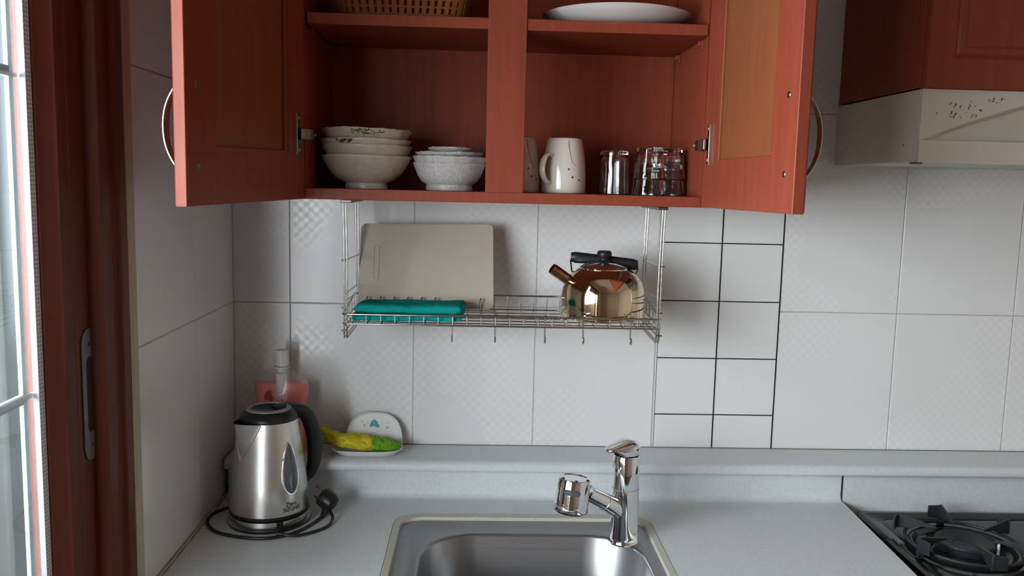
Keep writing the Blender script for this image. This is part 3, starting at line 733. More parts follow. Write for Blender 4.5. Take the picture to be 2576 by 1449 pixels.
# teal towel
tw = thing('dish_towel', 'folded teal terry towel lying at the left of the wire rack', 'towel', (.37, -.19, .004))
def slab(x0, x1, y0, y1, z0, z1, seed, rr_=.5, skew=0, dip=0):
    b = B(); nu, nv = 70, 36
    def f(u, v):
        a = 2*pi*v; cx, cz = cos(a), sin(a)
        sy = (abs(cx)**.45)*(1 if cx >= 0 else -1); sz = (abs(cz)**.6)*(1 if cz >= 0 else -1)
        ex = min(1, min(u, 1-u)/.03)**.5; 
        y = (y0+y1)/2+(y1-y0)/2*sy*(.96+.04*ex); hz = (z1-z0)/2*(.25+.75*ex)
        z = (z0+z1)/2+hz*sz
        x = x0+(x1-x0)*u+skew*(y-(y0+y1)/2)
        if sz > 0 and dip: z -= dip*sz*max(0, 1-((u-.45)/.42)**2)*max(0, 1-((sy-.25)/.6)**2)
        q = Vector((x*22+seed, y*22, z*40)); d = noise.noise(q)*.0022+noise.noise(q*3.1)*.0011
        z_ = max(z+d, .0036+.0012*max(0, (y-RF)/.15))
        return (x+noise.noise(q+Vector((9, 0, 0)))*.002, y+noise.noise(q+Vector((0, 7, 0)))*.0016, z_)
    b.grid(f, nu, nv, False, True)
    b.add([f(0, j/nv) for j in range(nv)], [list(range(nv))]); b.add([f(1, j/nv) for j in range(nv)], [list(range(nv))])
    return b
obj('lower_fold', slab(.2740, .4690, -.2440, -.1460, .0040, .0170, 1, skew=.05), 'teal', tw, smooth=80)
obj('upper_fold', slab(.2800, .4710, -.2330, -.1420, .0150, .0330, 5, skew=.10, dip=.0110), 'teal', tw, smooth=80)

# ------------------------------------------------------------------ champagne steel kettle on the rack
KX, KY, KZ = .7265, -.1745, .0060
kt = thing('whistling_kettle', 'squat shiny champagne steel kettle with black handle on the wire rack', 'kettle', (KX, KY, KZ))
b = B().lathe([(.0, .0022), (.058, .0020), (.062, .0), (.070, .0005), (.0762, .004), (.0775, .009), (.0778, .030), (.0776, .046), (.0755, .060), (.0700, .0735), (.0610, .0845), (.0500, .0920), (.0445, .0945), (.0430, .0945)], (KX, KY, KZ), 80)
obj('body', b, 'goldsteel', kt, smooth=60)
b = B().lathe([(.0445, .0940), (.0452, .0955), (.0440, .0968), (.0380, .1000), (.0250, .1042), (.0120, .1060), (0, .1064)], (KX, KY, KZ), 64)
lid = obj('lid', b, 'chrome', kt, smooth=60)
b = B().lathe([(.0125, .1055), (.0115, .1075), (.0085, .1095), (.0085, .1125), (.0125, .1160), (.0140, .1200), (.0130, .1245), (.0105, .1265), (0, .1268)], (KX, KY, KZ), 32)
obj('knob', b, 'blackpl', lid, smooth=60)
b = B(); H0 = Vector((KX-.0590, KY+.024, KZ+.1115)); H1 = Vector((KX+.0640, KY+.010, KZ+.1000))
rows = []
for i in range(17):
    u = i/16; c = H0.lerp(H1, u); e_ = 1 if .03 < u < .97 else .8; rh = .0108-.0012*sin(pi*u); rd = .0072
    rows.append([c+Vector((0, rd*e_*cos(a), rh*e_*sin(a)+.0015*sin(pi*u))) for a in [2*pi*k/20 for k in range(20)]])
b.rings(rows); hd_ = obj('handle', b, 'blackpl', kt, smooth=60)
for s_, Hn, xx in ((-1, H0, KX-.0560), (1, H1, KX+.0590)):
    b = B(); b.tube([Hn+Vector((s_*-.003, 0, 0)), Hn+Vector((s_*.001, -.004, -.006)), Vector((xx+s_*.003, KY+.004, KZ+.0880)), Vector((xx, KY, KZ+.0835))], .0016, 8)
    b.lathe([(.0060, -.001), (.0055, .003), (0, .0035)], (xx, KY, KZ+.0830 if s_ < 0 else KZ+.0800), 16, axis=(s_*.6, 0, .8))
    obj('handle_bracket', b, 'darkmetal', kt)
b = B(); S0 = Vector((KX-.0540, KY-.010, KZ+.0640)); S1 = Vector((KX-.0975, KY-.020, KZ+.0940)); dS = (S1-S0)
ax_ = dS.normalized(); Ls = dS.length
b.lathe([(.0150, 0), (.0135, .006), (.0095, .012), (.0100, .0135), (.0102, .0150), (.0104, Ls-.004), (.0100, Ls), (.0085, Ls), (.0080, Ls-.006), (0, Ls-.006)], S0, 36, axis=ax_)
obj('spout', b, 'bronze', kt, smooth=50)

# ------------------------------------------------------------------ electric kettle
EX, EY = .1190, -.2060
ek = thing('electric_kettle', 'brushed steel electric kettle with black handle in the counter corner', 'kettle', (EX, EY, ZCT))
b = B(); b.cur = 1
b.lathe([(.0, 0), (.0730, 0), (.0745, .003), (.0742, .0050)], (EX, EY, ZCT), 64); b.cur = 0
b.lathe([(.0742, .0050), (.0730, .0195), (.0715, .0205), (.06, .0205), (0, .0205)], (EX, EY, ZCT), 64)
base = obj('power_base', b, ['spun', 'blackpl'], ek, smooth=45)
obj('base_slot', B().box(-.0055, .0055, -.0755, -.071, ZCT+.001, ZCT+.0215).xf(Matrix.Translation((EX, EY, 0)) @ Matrix.Rotation(radians(27), 4, 'Z')), 'blackpl', base)
bt_, tp_ = ZCT+.0245, ZCT+.1935
prof = [(.0, .0210), (.0690, .0210), (.0718, .0225), (.0722, .0270)]
obj('foot_ring', B().lathe(prof+[(.0705, .0285), (0, .0285)], (EX, EY, ZCT), 64), 'blackpl', ek, smooth=45)
def kr(h):      # body radius by height above counter
    u = (h-.027)/(.1920-.027); return .0712-.0185*u-.0022*sin(pi*u)*-1
SA = radians(-90-37)    # spout direction
def bodyp(u, v, off=0):
    h = .0275+u*(.1920-.0275); a = 2*pi*v; r = kr(h)+off
    da = (a-SA+pi) % (2*pi)-pi
    # V-shaped pouring spout growing towards the top
    su = max(0, (h-.130)/.062); wdt = .60*su+.001
    if su > 0 and abs(da) < wdt: r += .0225*su*(1-abs(da)/wdt)
    hz = h
    if u > .8 and abs(da) < wdt: hz = h+.004*(1-abs(da)/wdt)*((u-.8)/.2)
    return Vector((EX+r*cos(a), EY+r*sin(a), ZCT+hz))
b = B(); b.grid(lambda u, v: bodyp(u, v), 40, 160, False, True)
nb = 160; b.add([bodyp(0, j/nb) for j in range(nb)], [list(range(nb))])
# inside lip
b.grid(lambda u, v: bodyp(1, v)+(Vector((EX, EY, 0))-Vector((bodyp(1, v).x, bodyp(1, v).y, 0)))*(.06*u)+Vector((0, 0, -.012*u)), 3, 160, False, True)
obj('body', b, 'spun', ek, smooth=30)
# raised seam around the spout
b = B()
for sg in (-1, 1):
    pts = []
    for i in range(14):
        h = .1270+.064*i/13; su = max(0, (h-.128)/.064); a = SA+sg*(.61*su+.012); r = kr(h)+.0010; pts.append((EX+r*cos(a), EY+r*sin(a), ZCT+h))
    b.tube(pts, .0018, 8)
obj('spout_seam', b, 'spun', ek, smooth=60)
b = B().lathe([(.0505, .1900), (.0520, .1935), (.0505, .1990), (.0440, .2070), (.0360, .2115), (.0330, .2108), (.0300, .2080), (0, .2070)], (EX, EY, ZCT), 64, cap=False)
lid = obj('lid', b, 'blackpl', ek, smooth=60)
b = B().lathe([(.0400, .2092), (.0398, .2108), (.0340, .2130), (.0322, .2122), (.0315, .2098)], (EX, EY, ZCT), 64, cap=False)
obj('lid_ring', b, 'greypl', lid, smooth=60)
# handle: from the lid back, out and down
hd2 = Vector((-cos(SA), -sin(SA), 0)); hd2 = Vector((cos(radians(40)), sin(radians(40)), 0)); sdv = Vector((-hd2.y, hd2.x, 0))
path = [(.010, .2045, .016, .006), (.030, .2040, .019, .009), (.050, .2015, .018, .011), (.068, .1930, .0160, .0125), (.0815, .1760, .0150, .0135), (.0900, .1520, .0145, .0140), (.0935, .1270, .0140, .0138), (.0930, .1020, .0135, .0125), (.0890, .0820, .0125, .0105), (.0815, .0690, .0115, .0085), (.0725, .0610, .0100, .0065), (.066, .057, .009, .005)]
# smooth the path
def cr(P, n):
    out = []
    for i in range(len(P)-1):
        p0, p1, p2, p3 = P[max(0, i-1)], P[i], P[i+1], P[min(len(P)-1, i+2)]
        for k in range(n):
            t = k/n; out.append(tuple(.5*((2*b_)+(-a_+c_)*t+(2*a_-5*b_+4*c_-d_)*t*t+(-a_+3*b_-3*c_+d_)*t*t*t) for a_, b_, c_, d_ in zip(p0, p1, p2, p3)))
    out.append(P[-1]); return out
pp = cr(path, 5); b = B(); rows = []
for i, (t, h, w, th_) in enumerate(pp):
    a0 = pp[max(0, i-1)]; a1 = pp[min(len(pp)-1, i+1)]; tg = Vector((a1[0]-a0[0], a1[1]-a0[1])).normalized(); nr = Vector((tg.y, -tg.x))
    c = Vector((EX, EY, ZCT+h))+hd2*t; row = []
    for k in range(18):
        a = 2*pi*k/18; s1 = (abs(cos(a))**.8)*(1 if cos(a) >= 0 else -1); s2 = (abs(sin(a))**.8)*(1 if sin(a) >= 0 else -1)
        row.append(c+sdv*(w*s1)+(hd2*nr.x+Vector((0, 0, nr.y)))*(th_*s2))
    rows.append(row)
b.rings(rows); hn = obj('handle', b, 'blackpl', ek, smooth=60)
# water window on the body
WA = radians(-90+48)
def onbody(da, h, off): r = kr(h)+off; return Vector((EX+r*cos(WA+da), EY+r*sin(WA+da), ZCT+h))
def tear(k, n, sc):
    t = 2*pi*k/n; yy = -cos(t); w = .0150*sin(t)*(1-.36*yy) ; return sc*w, .0455*yy*(1 if sc == 1 else (1-(1-sc)*.25))
hcn = .1110; n = 40
def tl(sc, off): return [onbody(tear(k, n, sc)[0]/kr(hcn), hcn+tear(k, n, sc)[1], off) for k in range(n)]
b = B(); b.rings([tl(1.18, -.0002), tl(1.12, .0016), tl(.98, .0018), tl(.90, .0006)], True, False, False); wf = obj('window_frame', b, 'chrome', ek, smooth=60)
b = B()
b.rings([tl(.92, .0005), tl(.6, .0012), tl(.3, .0015), tl(.02, .0016)], True, False, True); obj('water_window', b, 'windowplastic', wf, smooth=60)
b = B()
for txt, sz, hh, sh in (('Zero', .0108, .0475, -.006), ('SIZGNIC', .0100, .0385, -.004)):
    v, f = text_verts(txt, sz); b.add([onbody((q.x+sh+.004)/kr(hh)*1.0, hh+q.y, .0006) for q in v], f)
obj('printed_name', b, 'blackpl', ek, smooth=0)
# cord and plug
zc_ = ZCT+.0032
cp = [(.085, -.135), (.048, -.150), (.020, -.175), (.010, -.205), (.016, -.240), (.042, -.275), (.085, -.296), (.130, -.302), (.165, -.290), (.190, -.262), (.205, -.232), (.214, -.205)]
cp2 = [(.150, -.288), (.185, -.2890), (.213, -.272), (.2330, -.245), (.2360, -.215), (.222, -.190)]
b = B(); b.tube([(x, y, zc_) for x, y in [q[:2] for q in cr([(*q, 0) for q in cp], 6)]], .0030, 10)
c3 = cr([(x, y, z) for (x, y), z in zip(cp2, (zc_+.003, zc_, zc_, zc_, zc_+.004, zc_+.014))], 6); b.tube(c3, .0029, 10)
cd = obj('power_cord', b, 'blackpl', base, smooth=60)
b = B(); PC = Vector((.2200, -.1800, ZCT+.0270)); axp = Vector((-.78, .42, .40)).normalized()
b.lathe([(0, -.0190), (.0080, -.0185), (.0150, -.0150), (.0178, -.008), (.0185, .0), (.0180, .0105), (.0168, .0125), (0, .0125)], PC, 12, axis=axp)
b.tube([PC+Vector((.004, -.006, -.010)), Vector((.2180, -.2000, ZCT+.010)), Vector((.214, -.208, zc_))], [.009, .006, .0035], 12)
b.cur = 1
for s_ in (-1, 1):
    q = PC+axp*.012+Vector((.10, .35, .9)).normalized()*(.0095*s_); b.tube([q, q+axp*.012, q+axp*.019], [.0024, .0024, .0018], 10)
obj('plug', b, ['blackpl', 'handlegrey'], cd, smooth=35) if False else obj('plug', b, ['blackpl', 'handlegrey'], base, smooth=35)

# ------------------------------------------------------------------ detergent pouch
PX, PY, PZ = .1100, -.0560, -.2930
po = thing('detergent_pouch', 'clear spouted pouch of pink dish detergent behind the electric kettle', 'pouch', (PX, PY, PZ))
def pw(h):      # half width by height
    K = [(0, .0490), (.03, .0500), (.07, .0485), (.095, .0500), (.110, .0510), (.118, .0530), (.130, .0540), (.1380, .0530), (.1450, .0500), (.1520, .0440), (.1600, .0320), (.1660, .0200), (.1700, .0125)]
    for (a, x), (c, y) in zip(K, K[1:]):
        if h <= c: return x+(y-x)*(h-a)/(c-a)
    return K[-1][1]
def pd(h): return .026*(1-(h/.185)**2)+.003
def pouch(h0, h1, nh, k=1.0):
    b = B(); rows = []
    for i in range(nh+1):
        h = h0+(h1-h0)*i/nh; w = pw(h)*k; d_ = pd(h)*k
        rows.append([(PX+w*cos(a), PY+d_*(abs(sin(a))**.8)*(1 if sin(a) >= 0 else -1), PZ+.0005+h) for a in [2*pi*q/40 for q in range(40)]])
    return b.rings(rows)
obj('liquid', pouch(.0006, .1405, 30, .985), 'pink', po, smooth=60)
obj('film', pouch(0, .170, 36), 'film', po, smooth=60)
b = B().lathe([(.0100, .162), (.0100, .170), (.0155, .1710), (.0155, .1735), (.0100, .1745), (.0100, .1765)], (PX-.0005, PY, PZ), 32); 
b.lathe([(.0095, .118), (.0088, .121), (.0098, .162)], (PX-.0005, PY-.010, PZ), 24, cap=True)
obj('spout', b, 'cap', po, smooth=50)
b = B().lathe([(.0135, .1768), (.0138, .1790), (.0130, .2040), (.0122, .2065), (0, .2072)], (PX-.0005, PY, PZ), 40, pert=lambda a, i: (.0003*sin(a*20) if i in (1, 2) else 0, 0))
obj('cap', b, 'cap', po, smooth=50)
b = B()
def onp(dx, h, off=.0010):
    w = pw(h); t = max(-.98, min(.98, dx/w)); a = -math.acos(t); return Vector((PX+dx, PY-pd(h)*(abs(sin(a))**.8)-off, PZ+h))
for (dx, h, r) in ((-.0240, .1165, .0075), (-.0190, .1120, .0055), (-.0285, .1125, .0040), (-.0260, .1205, .0045)):
    pts = [onp(dx+r*cos(t)*(1+.15*sin(5*t)), h+r*sin(t)*(1+.15*sin(4*t))) for t in [2*pi*k/18 for k in range(18)]]; b.add(pts, [list(range(18))])
obj('fruit_print', b, 'redprint', po, smooth=0)
b = B()
for a in (60, 85, 110): b.add([onp(-.0215, .1190, .0013), onp(-.0215+.009*cos(radians(a-14)), .119+.008*sin(radians(a-14)), .0013), onp(-.0215+.013*cos(radians(a)), .119+.011*sin(radians(a)), .0013)], [(0, 1, 2)])
obj('leaf_print', b, 'greenprint', po, smooth=0)
b = B()
for txt, sz, dx, hh in (('석류', .0150, .0030, .1130), ('주방세제', .0105, -.0060, .0985)):
    v, f = text_verts(txt, sz); b.add([onp(q.x+dx, hh+q.y, .0012) for q in v], f)
obj('lettering', b, 'whiteprint', po, smooth=0)

# ------------------------------------------------------------------ soap dish and net scrubber
DX, DY, DZ = .2800, -.0660, -.2931
sd_ = thing('soap_dish', 'white plastic sponge dish with teal flowers on the stone ledge', 'dish', (DX, DY, DZ))
def el(hx_, hy, z, n=48, p=.7, cx=DX, cy=DY): return [(cx+hx_*(abs(cos(t))**p)*(1 if cos(t) >= 0 else -1), cy+hy*(abs(sin(t))**p)*(1 if sin(t) >= 0 else -1), z) for t in [2*pi*k/n for k in range(n)]]
b = B(); b.rings([el(.052, .022, DZ+.0003), el(.057, .026, DZ+.0020), el(.064, .031, DZ+.0085), el(.0700, .0345, DZ+.0120), el(.0712, .0350, DZ+.0132), el(.0695, .0338, DZ+.0138), el(.064, .030, DZ+.0105), el(.056, .024, DZ+.0050), el(.03, .012, DZ+.0045)])
obj('tray', b, 'white', sd_, smooth=50)
b = B(); mxb = Matrix.Translation((.2890, -.0330, DZ+.0100)) @ Matrix.Rotation(radians(90-18), 4, 'X')
def hp(s_, z): 
    pts = []
    for k in range(41):
        t = pi*k/40; pts.append((.0575*s_*(abs(cos(t))**.75)*(1 if cos(t) >= 0 else -1), .0640*s_*(sin(t)**.75)+(1-s_)*.03, z))
    pts.append((-.0575*s_, -.004, z)); pts.append((.0575*s_, -.004, z)); return pts
b.rings([hp(1, -.0035), hp(1, .0022), hp(.985, .0030), hp(.945, .0026), hp(.90, -.0010)], True, True, True); b.xf(mxb)
bp_ = obj('back_plate', b, 'white', sd_, smooth=50)
b = B()
def flower(x, y, r, n=5):
    for k in range(n):
        a = 2*pi*k/n+.3; c = (x+r*.62*cos(a), y+r*.62*sin(a)); b.add([(c[0]+r*.48*cos(t), c[1]+r*.48*sin(t), -.0006) for t in [2*pi*j/10 for j in range(10)]], [list(range(10))])
flower(-.0010, .0420, .0070); flower(.0060, .0365, .0042); flower(-.0070, .0375, .0036)
for x, y, r in ((-.026, .045, .0020), (-.021, .037, .0022), (-.014, .041, .0013), (.027, .043, .0018), (.026, .033, .0030), (.015, .039, .0010)): flower(x, y, r, 3)
b.xf(mxb); obj('flower_print', b, 'tealpaint', bp_, smooth=0)

sc = thing('net_scrubber', 'yellow and green net scrubbing cloth heaped in the white dish', 'scrubber', (.27, -.066, DZ+.006))
def lump(path, seed, mname, loops, part):
    b = B(); P = cr(path, 8); rows = []
    for i, (x, y, z, ry, rz) in enumerate(P):
        row = []
        for k in range(22):
            a = 2*pi*k/22; q = Vector((x*40+seed, cos(a)*1.3+seed, sin(a)*1.3)); m_ = 1+.32*noise.noise(q*1.6)+.14*noise.noise(q*5)
            row.append(Vector((x+.003*noise.noise(q*2), y+ry*cos(a)*m_, max(z+rz*sin(a)*m_, z-rz*.9))))
        rows.append(row)
    b.rings(rows)
    rs = random.Random(seed)
    for _ in range(loops):
        i = rs.randrange(2, len(P)-2); x, y, z, ry, rz = P[i]; a = rs.uniform(-.4, pi+.4)+0; a = rs.uniform(-pi*.05, pi*1.15)+pi*.9 if rs.random() < .5 else rs.uniform(.2, pi-.2)
        c = Vector((x, y+ry*cos(a)*1.0, z+rz*sin(a)*1.0)); 
        if c.z < z-rz*.4: c.z = z-rz*.3
        r = rs.uniform(.0025, .0060); u = Vector((rs.uniform(-1, 1), rs.uniform(-1, 1), rs.uniform(-1, 1))).normalized(); w = u.cross(Vector((rs.uniform(-1, 1), .3, 1))).normalized()
        b.tube([c+u*r*cos(t)+w*r*.8*sin(t)*(1+.3*sin(2*t)) for t in [2*pi*k/10 for k in range(10)]], .00055, 5, closed=True)
    return obj(part, b, mname, sc, smooth=70)
lump([(.1860, -.058, -.2490, .004, .004), (.1900, -.060, -.2500, .010, .008), (.2010, -.062, -.2570, .014, .011), (.2200, -.064, -.2640, .018, .012), (.2450, -.065, -.2680, .021, .0135), (.2700, -.066, -.2700, .022, .0140), (.2880, -.067, -.2720, .020, .0130), (.2920, -.067, -.2725, .016, .010)], 3, 'yellow', 150, 'yellow_net')
lump([(.2860, -.067, -.2720, .012, .009), (.2930, -.067, -.2715, .019, .0115), (.3100, -.068, -.2735, .020, .0125), (.3280, -.068, -.2760, .018, .0105), (.3390, -.067, -.2770, .012, .0075), (.3430, -.067, -.2770, .005, .004)], 11, 'lime', 110, 'green_net')

# ------------------------------------------------------------------ crockery in the cabinet
ZSH = ZB+.0181
def bowl(x, y, zrim, R, Rf, Hh, m, seed, label, cat='bowl', group=None, rot=0, tx=0, ty=0, rough=.0012, foot=.010, loc=None):
    t = thing('ceramic_bowl' if cat == 'bowl' else 'ceramic_plate', label, cat, (x, y, zrim-Hh), group)
    z0 = zrim-Hh
    pr_ = [(Rf-.006, .0015), (Rf-.004, 0), (Rf, 0), (Rf+.0008, .004), (Rf-.001, foot), (Rf+(R-Rf)*.34, foot+(Hh-foot)*.14), (Rf+(R-Rf)*.62, foot+(Hh-foot)*.40), (Rf+(R-Rf)*.83, foot+(Hh-foot)*.70), (R-.001, Hh-.0035), (R, Hh-.0012), (R-.0012, Hh), (R-.0045, Hh-.003)]
    inn = [(Rf+(R-Rf)*.83-.0035, foot+(Hh-foot)*.70), (Rf+(R-Rf)*.62-.0038, foot+(Hh-foot)*.42), (Rf+(R-Rf)*.34-.003, foot+(Hh-foot)*.14+.0045), (Rf*.6, foot+.002), (0, foot+.001)]
    nrim = (8, 9, 10, 11)
    def pert(a, i):
        n_ = noise.noise(Vector((cos(a)*6+seed, sin(a)*6, i*.5))); n2 = noise.noise(Vector((cos(a)*2+seed, sin(a)*2, 3)))
        n3 = noise.noise(Vector((cos(a)*22+seed, sin(a)*22, 1)))
        if i in nrim: return n_*rough+n3*rough*.6, n2*rough*1.6+n_*rough*.8+n3*rough*.7
        return n_*rough*.6, 0
    b = B().lathe(pr_+inn, (0, 0, 0), 96, pert=pert)
    mx = Matrix.Translation((x, y, z0)) @ Matrix.Rotation(tx, 4, 'X') @ Matrix.Rotation(ty, 4, 'Y')
    b.xf(mx); obj('body', b, m, t, smooth=60)
    def surf(a, h, off=.0006):
        K = pr_[4:9]
        for (r0, h0), (r1, h1) in zip(K, K[1:]):
            if h <= h1: r = r0+(r1-r0)*(h-h0)/(h1-h0); break
        else: r = R
        return mx@Vector(((r+off)*cos(a), (r+off)*sin(a), h))
    return t, surf
BX, BY = .2890, -.1640
gA = 'large cream bowls in the left stack'; gB = 'small grey bowls in the right stack'
bowl(BX, BY, .2945, .0815, .0375, .0588, 'bowl1', 1, 'large cream mottled bowl at the bottom of the tall bowl stack', group=gA)
bowl(BX+.0005, BY, .3125, .0812, .0375, .0588, 'bowl1', 2, 'large cream bowl, second from the bottom of the tall stack', group=gA)
t3, s3 = bowl(BX-.001, BY, .3235, .0818, .0375, .0588, 'bowl1', 3, 'large cream bowl with a brown patch, just below the stack top', group=gA)
t4, s4 = bowl(BX+.0005, BY, .3400, .0805, .0370, .0588, 'bowl1', 4, 'topmost large cream bowl painted with a green bush and black twig', group=gA, tx=radians(-1.0))
def decal(parent, surf, a0, a1, h0, h1, m, name, seed):
    b = B(); rs = random.Random(seed)
    for _ in range(46):
        a = radians(rs.uniform(a0, a1)); h = rs.uniform(h0, h1); r = rs.uniform(.0008, .0020); ph = rs.uniform(0, 6)
        pts = []
        for k in range(9):
            t = 2*pi*k/9; q = r*(1+.4*sin(3*t+ph)); pts.append(surf(a+q*cos(t)/.078, min(.0578, h+q*.8*sin(t)), rs.uniform(.0004, .0010)))
        b.add(pts, [list(range(9))])
    obj(name, b, m, parent, smooth=0)
decal(t4, s4, -104, -80, .0475, .0552, 'green', 'painted_bush', 2)
decal(t3, s3, -122, -100, .0500, .0560, 'browngl', 'painted_patch', 6)
b = B()
for pts in ([(-80, .0550), (-76, .0530), (-73, .0495), (-74, .0465)], [(-74, .0505), (-69, .0500), (-66, .0515), (-63, .0505), (-60, .0515)], [(-88, .0468), (-82, .0490), (-76, .0480)]):
    b.tube([s4(radians(a), h, .0006) for a, h in pts], .00055, 6)
for a, h in ((-67, .0540), (-64, .0512), (-61, .0522)): b.lathe([(.0012, -.0004), (.0012, .0006), (0, .0009)], s4(radians(a), h, .0002), 10, axis=(cos(radians(a)), sin(radians(a)), 0))
obj('painted_twig', b, 'browngl', t4)
CX, CY = .4390, -.1660
bowl(CX, CY, .2850, .0660, .0420, .0490, 'bowl2', 21, 'small grey speckled bowl at the bottom of the short stack', group=gB)
bowl(CX+.0010, CY, .2965, .0670, .0420, .0490, 'bowl2', 22, 'small grey speckled bowl, second from the bottom of the short stack', group=gB)
bowl(CX-.001, CY, .3040, .0610, .0330, .0240, 'bowl2', 23, 'wide shallow grey dish resting on the two small grey bowls', 'dish', foot=.005, group=gB)
bowl(CX+.001, CY-.002, .3130, .0400, .0200, .0200, 'bowl2', 24, 'tiny grey dish on top of the short stack of small bowls', 'dish', foot=.004, group=gB)

def mug(x, y, label, ha, deco):
    t = thing('upturned_mug', label, 'mug', (x, y, ZSH), 'upturned cream mugs')
    pr_ = [(.0365, .0010), (.0378, 0), (.0398, .0010), (.0402, .004), (.0403, .020), (.0390, .045), (.0365, .070), (.0335, .088), (.0315, .0955), (.0300, .0980), (.0285, .0985), (.0270, .0972), (0, .0968)]
    inn = [(0, .090), (.027, .090), (.0305, .085), (.0345, .065), (.0367, .040), (.0372, .015)]
    b = B().lathe(pr_, (x, y, ZSH+.0002), 64); obj('body', b, 'mug', t, smooth=60)
    d = Vector((cos(ha), sin(ha), 0)); s_ = Vector((-sin(ha), cos(ha), 0)); b = B(); rows = []
    P = cr([(.0365, .0220, 0), (.0480, .0190, 0), (.0600, .0300, 0), (.0630, .0440, 0), (.0585, .0600, 0), (.0480, .0680, 0), (.0340, .0660, 0)], 5)
    for i, (r_, h, _) in enumerate(P):
        a0 = P[max(0, i-1)]; a1 = P[min(len(P)-1, i+1)]; tg = Vector((a1[0]-a0[0], a1[1]-a0[1])).normalized(); nr = Vector((tg.y, -tg.x))
        c = Vector((x, y, ZSH+h))+d*r_; rows.append([c+s_*(.0062*cos(a))+(d*nr.x+Vector((0, 0, nr.y)))*(.0034*sin(a)) for a in [2*pi*k/14 for k in range(14)]])
    b.rings(rows); obj('handle', b, 'mug', t, smooth=60)
    def sf(a, h):
        for (r0, h0), (r1, h1) in zip(pr_[3:9], pr_[4:10]):
            if h <= h1: r = r0+(r1-r0)*(h-h0)/(h1-h0); break
        else: r = pr_[9][0]
        return Vector((x+(r+.0002)*cos(a), y+(r+.0002)*sin(a), ZSH+h))
    b = B()
    b.tube([sf(radians(deco+a), h) for a, h in ((0, .094), (1, .080), (3, .074), (6, .064), (9, .056), (16, .052), (22, .046))], [.0006, .0006, .0004, .0004, .0003, .0003, .0002], 6)
    for a, h in ((0, .043), (10, .029), (30, .024)):
        a = radians(deco+a); c = sf(a, h); n_ = Vector((cos(a), sin(a), 0)); b.lathe([(.0018, -.0004), (.0018, .0003), (0, .0005)], c, 8, axis=n_, pert=lambda q, i: (.0006*sin(3*q) if i < 2 else 0, 0))
    obj('painted_twig', b, 'browngl', t)
mug(.6475, -.1700, 'upturned cream mug with dark twig, its handle turned left', radians(-133), -83)
mug(.5620, -.1700, 'upturned cream mug half hidden behind the cabinet centre post', radians(80), -62)

def tumbler(x, y, z, R0, R1, H, label, group, name='glass_tumbler', flute=0):
    t = .0022
    out = [(R0-.0016, .0006), (R0-.0008, 0), (R0, .0008), (R0, .003)]+[(R0+(R1-R0)*u, H*u) for u in (.25, .5, .75, .93)]+[(R1+.0002, H*.97), (R1-.001, H), (R1-.003, H-.0002), (0, H-.0008)]
    inn = [(0, H-.0075), (R1-t-.002, H-.0075), (R1-t, H-.010)]+[(R0+(R1-R0)*u-t, H*u) for u in (.75, .5, .25)]+[(R0-t, .003)]
    prof = out+inn
    b = B(); no = len(out)
    def pert(a, i):
        if flute and 3 < i < no-2: return -.0009*abs(sin(a*flute/2)), 0
        return 0, 0
    rows = []
    for i, (r, h) in enumerate(prof):
        rows.append([(x+(r+pert(2*pi*k/60, i)[0])*cos(2*pi*k/60), y+(r+pert(2*pi*k/60, i)[0])*sin(2*pi*k/60), z+h) for k in range(60)])
    b.rings(rows, True, False, False, loop=True)
    tag(obj(name, b, 'glass', smooth=40, origin=(x, y, z)), label, 'glass', group)
g1 = 'upturned tall drinking glasses'; g2 = 'stacked short faceted glasses'
zs = ZSH+.0003
tumbler(.7400, -.1650, zs, .0280, .0250, .0790, 'tall clear glass, nearest the mugs in the front of the glass group', g1)
tumbler(.7480, -.0950, zs, .0280, .0250, .0790, 'tall clear glass standing behind the leftmost front glass', g1)
for i, (x, y, nm) in enumerate(((.7975, -.2020, 'middle front'), (.8440, -.1600, 'rightmost'), (.8120, -.1180, 'rear'))):
    tumbler(x, y, zs, .0295, .0235, .0560, 'short faceted glass at the bottom of the %s pair of nested glasses' % nm, g2, flute=10)
    tumbler(x, y, zs+.0285, .0295, .0235, .0560, 'short faceted glass capping the %s pair of nested glasses' % nm, g2, flute=10)

# plate and basket on the upper shelf
ZU = ZS+.0187
b = B().lathe([(.0, .0035), (.052, .0030), (.055, 0), (.059, 0), (.060, .003), (.090, .0085), (.118, .0180), (.1330, .0265), (.1345, .0275), (.1330, .0285), (.116, .0205), (.088, .0115), (.055, .0060), (0, .0058)], (.7350, -.1560, ZU), 96)
tag(obj('serving_plate', b, 'plate', smooth=60, origin=(.7350, -.1560, ZU)), 'large plain white serving plate on the upper right shelf', 'plate')
bs = thing('plastic_basket', 'orange-brown slotted plastic basket on the upper left shelf', 'basket', (.357, -.150, ZU))
def bl_(k, z): return [(p[0], p[1], z) for p in rrect(.357-.118*k, .357+.118*k, -.150-.098*k, -.150+.098*k, .045, 8)]
def wk(h): return .93+h*1.9+.0*h
b = B(); b.rings([bl_(.90, ZU+.0003), bl_(wk(0), ZU+.003), bl_(wk(.008), ZU+.0080), bl_(wk(.008)-.02, ZU+.0080), bl_(.90, ZU+.0028)], True, True, True)
obj('base', b, 'basket', bs, smooth=30)
b = B()
def band(h0, h1): b.rings([bl_(wk(h0), ZU+h0), bl_(wk(h1), ZU+h1), bl_(wk(h1)-.022, ZU+h1), bl_(wk(h0)-.022, ZU+h0)], True, False, False, loop=True)
band(.0170, .0200); band(.0290, .0340); band(.043, .047); band(.056, .075)
lp = [Vector((p[0]-.357, p[1]+.150, 0)) for p in rrect(.357-.118, .357+.118, -.248, -.052, .045, 8)]
per = [0]
for i in range(len(lp)): per.append(per[-1]+(lp[(i+1) % len(lp)]-lp[i]).length)
nr_ = 60
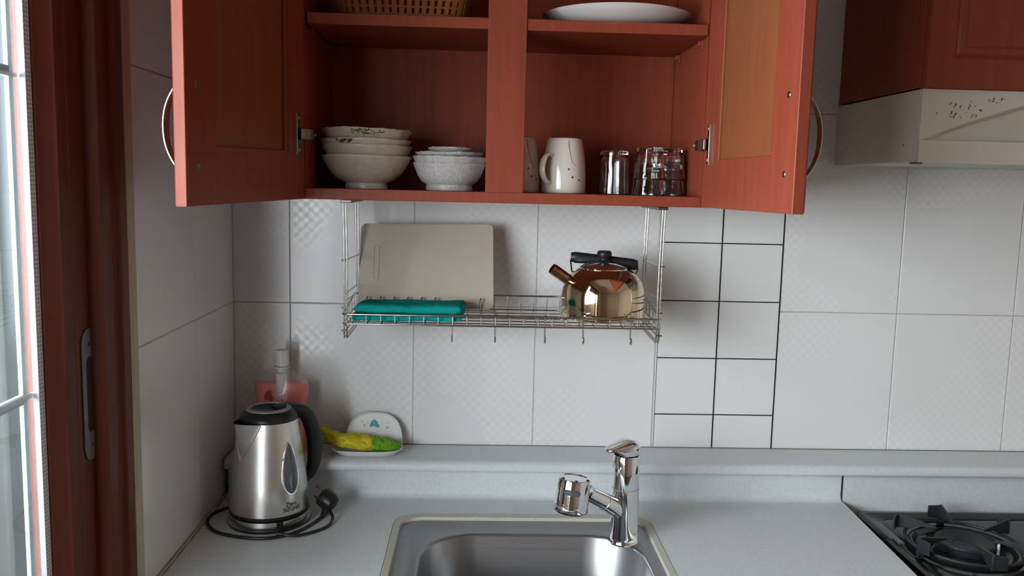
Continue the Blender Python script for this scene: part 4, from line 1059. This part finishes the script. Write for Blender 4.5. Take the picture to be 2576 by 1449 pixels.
for h0, h1 in ((.0075, .0175), (.0195, .0295), (.0335, .0435), (.0465, .0565)):
    for q in range(nr_):
        s0 = per[-1]*q/nr_
        for i in range(len(lp)):
            if per[i] <= s0 <= per[i+1]: break
        e_ = (lp[(i+1) % len(lp)]-lp[i]); tt = e_.normalized(); p = lp[i]+tt*(s0-per[i]); nn = Vector((tt.y, -tt.x, 0))
        v = []
        for h in (h0, h1):
            for du in (-.0040, .0040):
                for dn in (0, -.0022): v.append(Vector((.357, -.150, ZU+h))+p*wk(h)+tt*du+nn*dn*(1))
        b.add(v, [(0, 1, 3, 2), (4, 6, 7, 5), (0, 4, 5, 1), (2, 3, 7, 6), (0, 2, 6, 4), (1, 5, 7, 3)])
obj('slotted_wall', b, 'basket', bs, smooth=0)

# ------------------------------------------------------------------ camera, daylight, view
cam = bpy.data.cameras.new('camera'); co = link('camera', cam); bpy.context.scene.camera = co
fwd = Vector((.03949423, .99179335, -.12159833)); rt = Vector((.99903452, -.03685002, .02391885)); up = Vector((-.01924165, .12242558, .99229115))
mx = Matrix((rt, up, -fwd)).transposed().to_4x4(); mx.translation = (.4949, -1.7533, .2536); co.matrix_world = mx
cam.sensor_width = 36; cam.lens = 36*2173.07/2576; cam.clip_start = .02; cam.clip_end = 60
w = bpy.data.worlds.new('daylight'); bpy.context.scene.world = w; w.use_nodes = True
bg = w.node_tree.nodes['Background']; bg.inputs[0].default_value = (.96, .97, 1.0, 1); bg.inputs[1].default_value = 14.5
def portal(loc, rot, sx, sy):
    l = bpy.data.lights.new('window_portal', 'AREA'); l.shape = 'RECTANGLE'; l.size = sx; l.size_y = sy; l.cycles.is_portal = True
    o = link('window_portal', l); o.location = loc; o.rotation_euler = rot
portal((-.095, -1.34, -.16), (0, radians(-90), 0), 2.1, 1.6)
sc_ = bpy.context.scene
sc_.view_settings.view_transform = 'Standard'; sc_.view_settings.look = 'None'; sc_.view_settings.gamma = 1; sc_.view_settings.use_curve_mapping = False
sc_.view_settings.exposure = 0.83
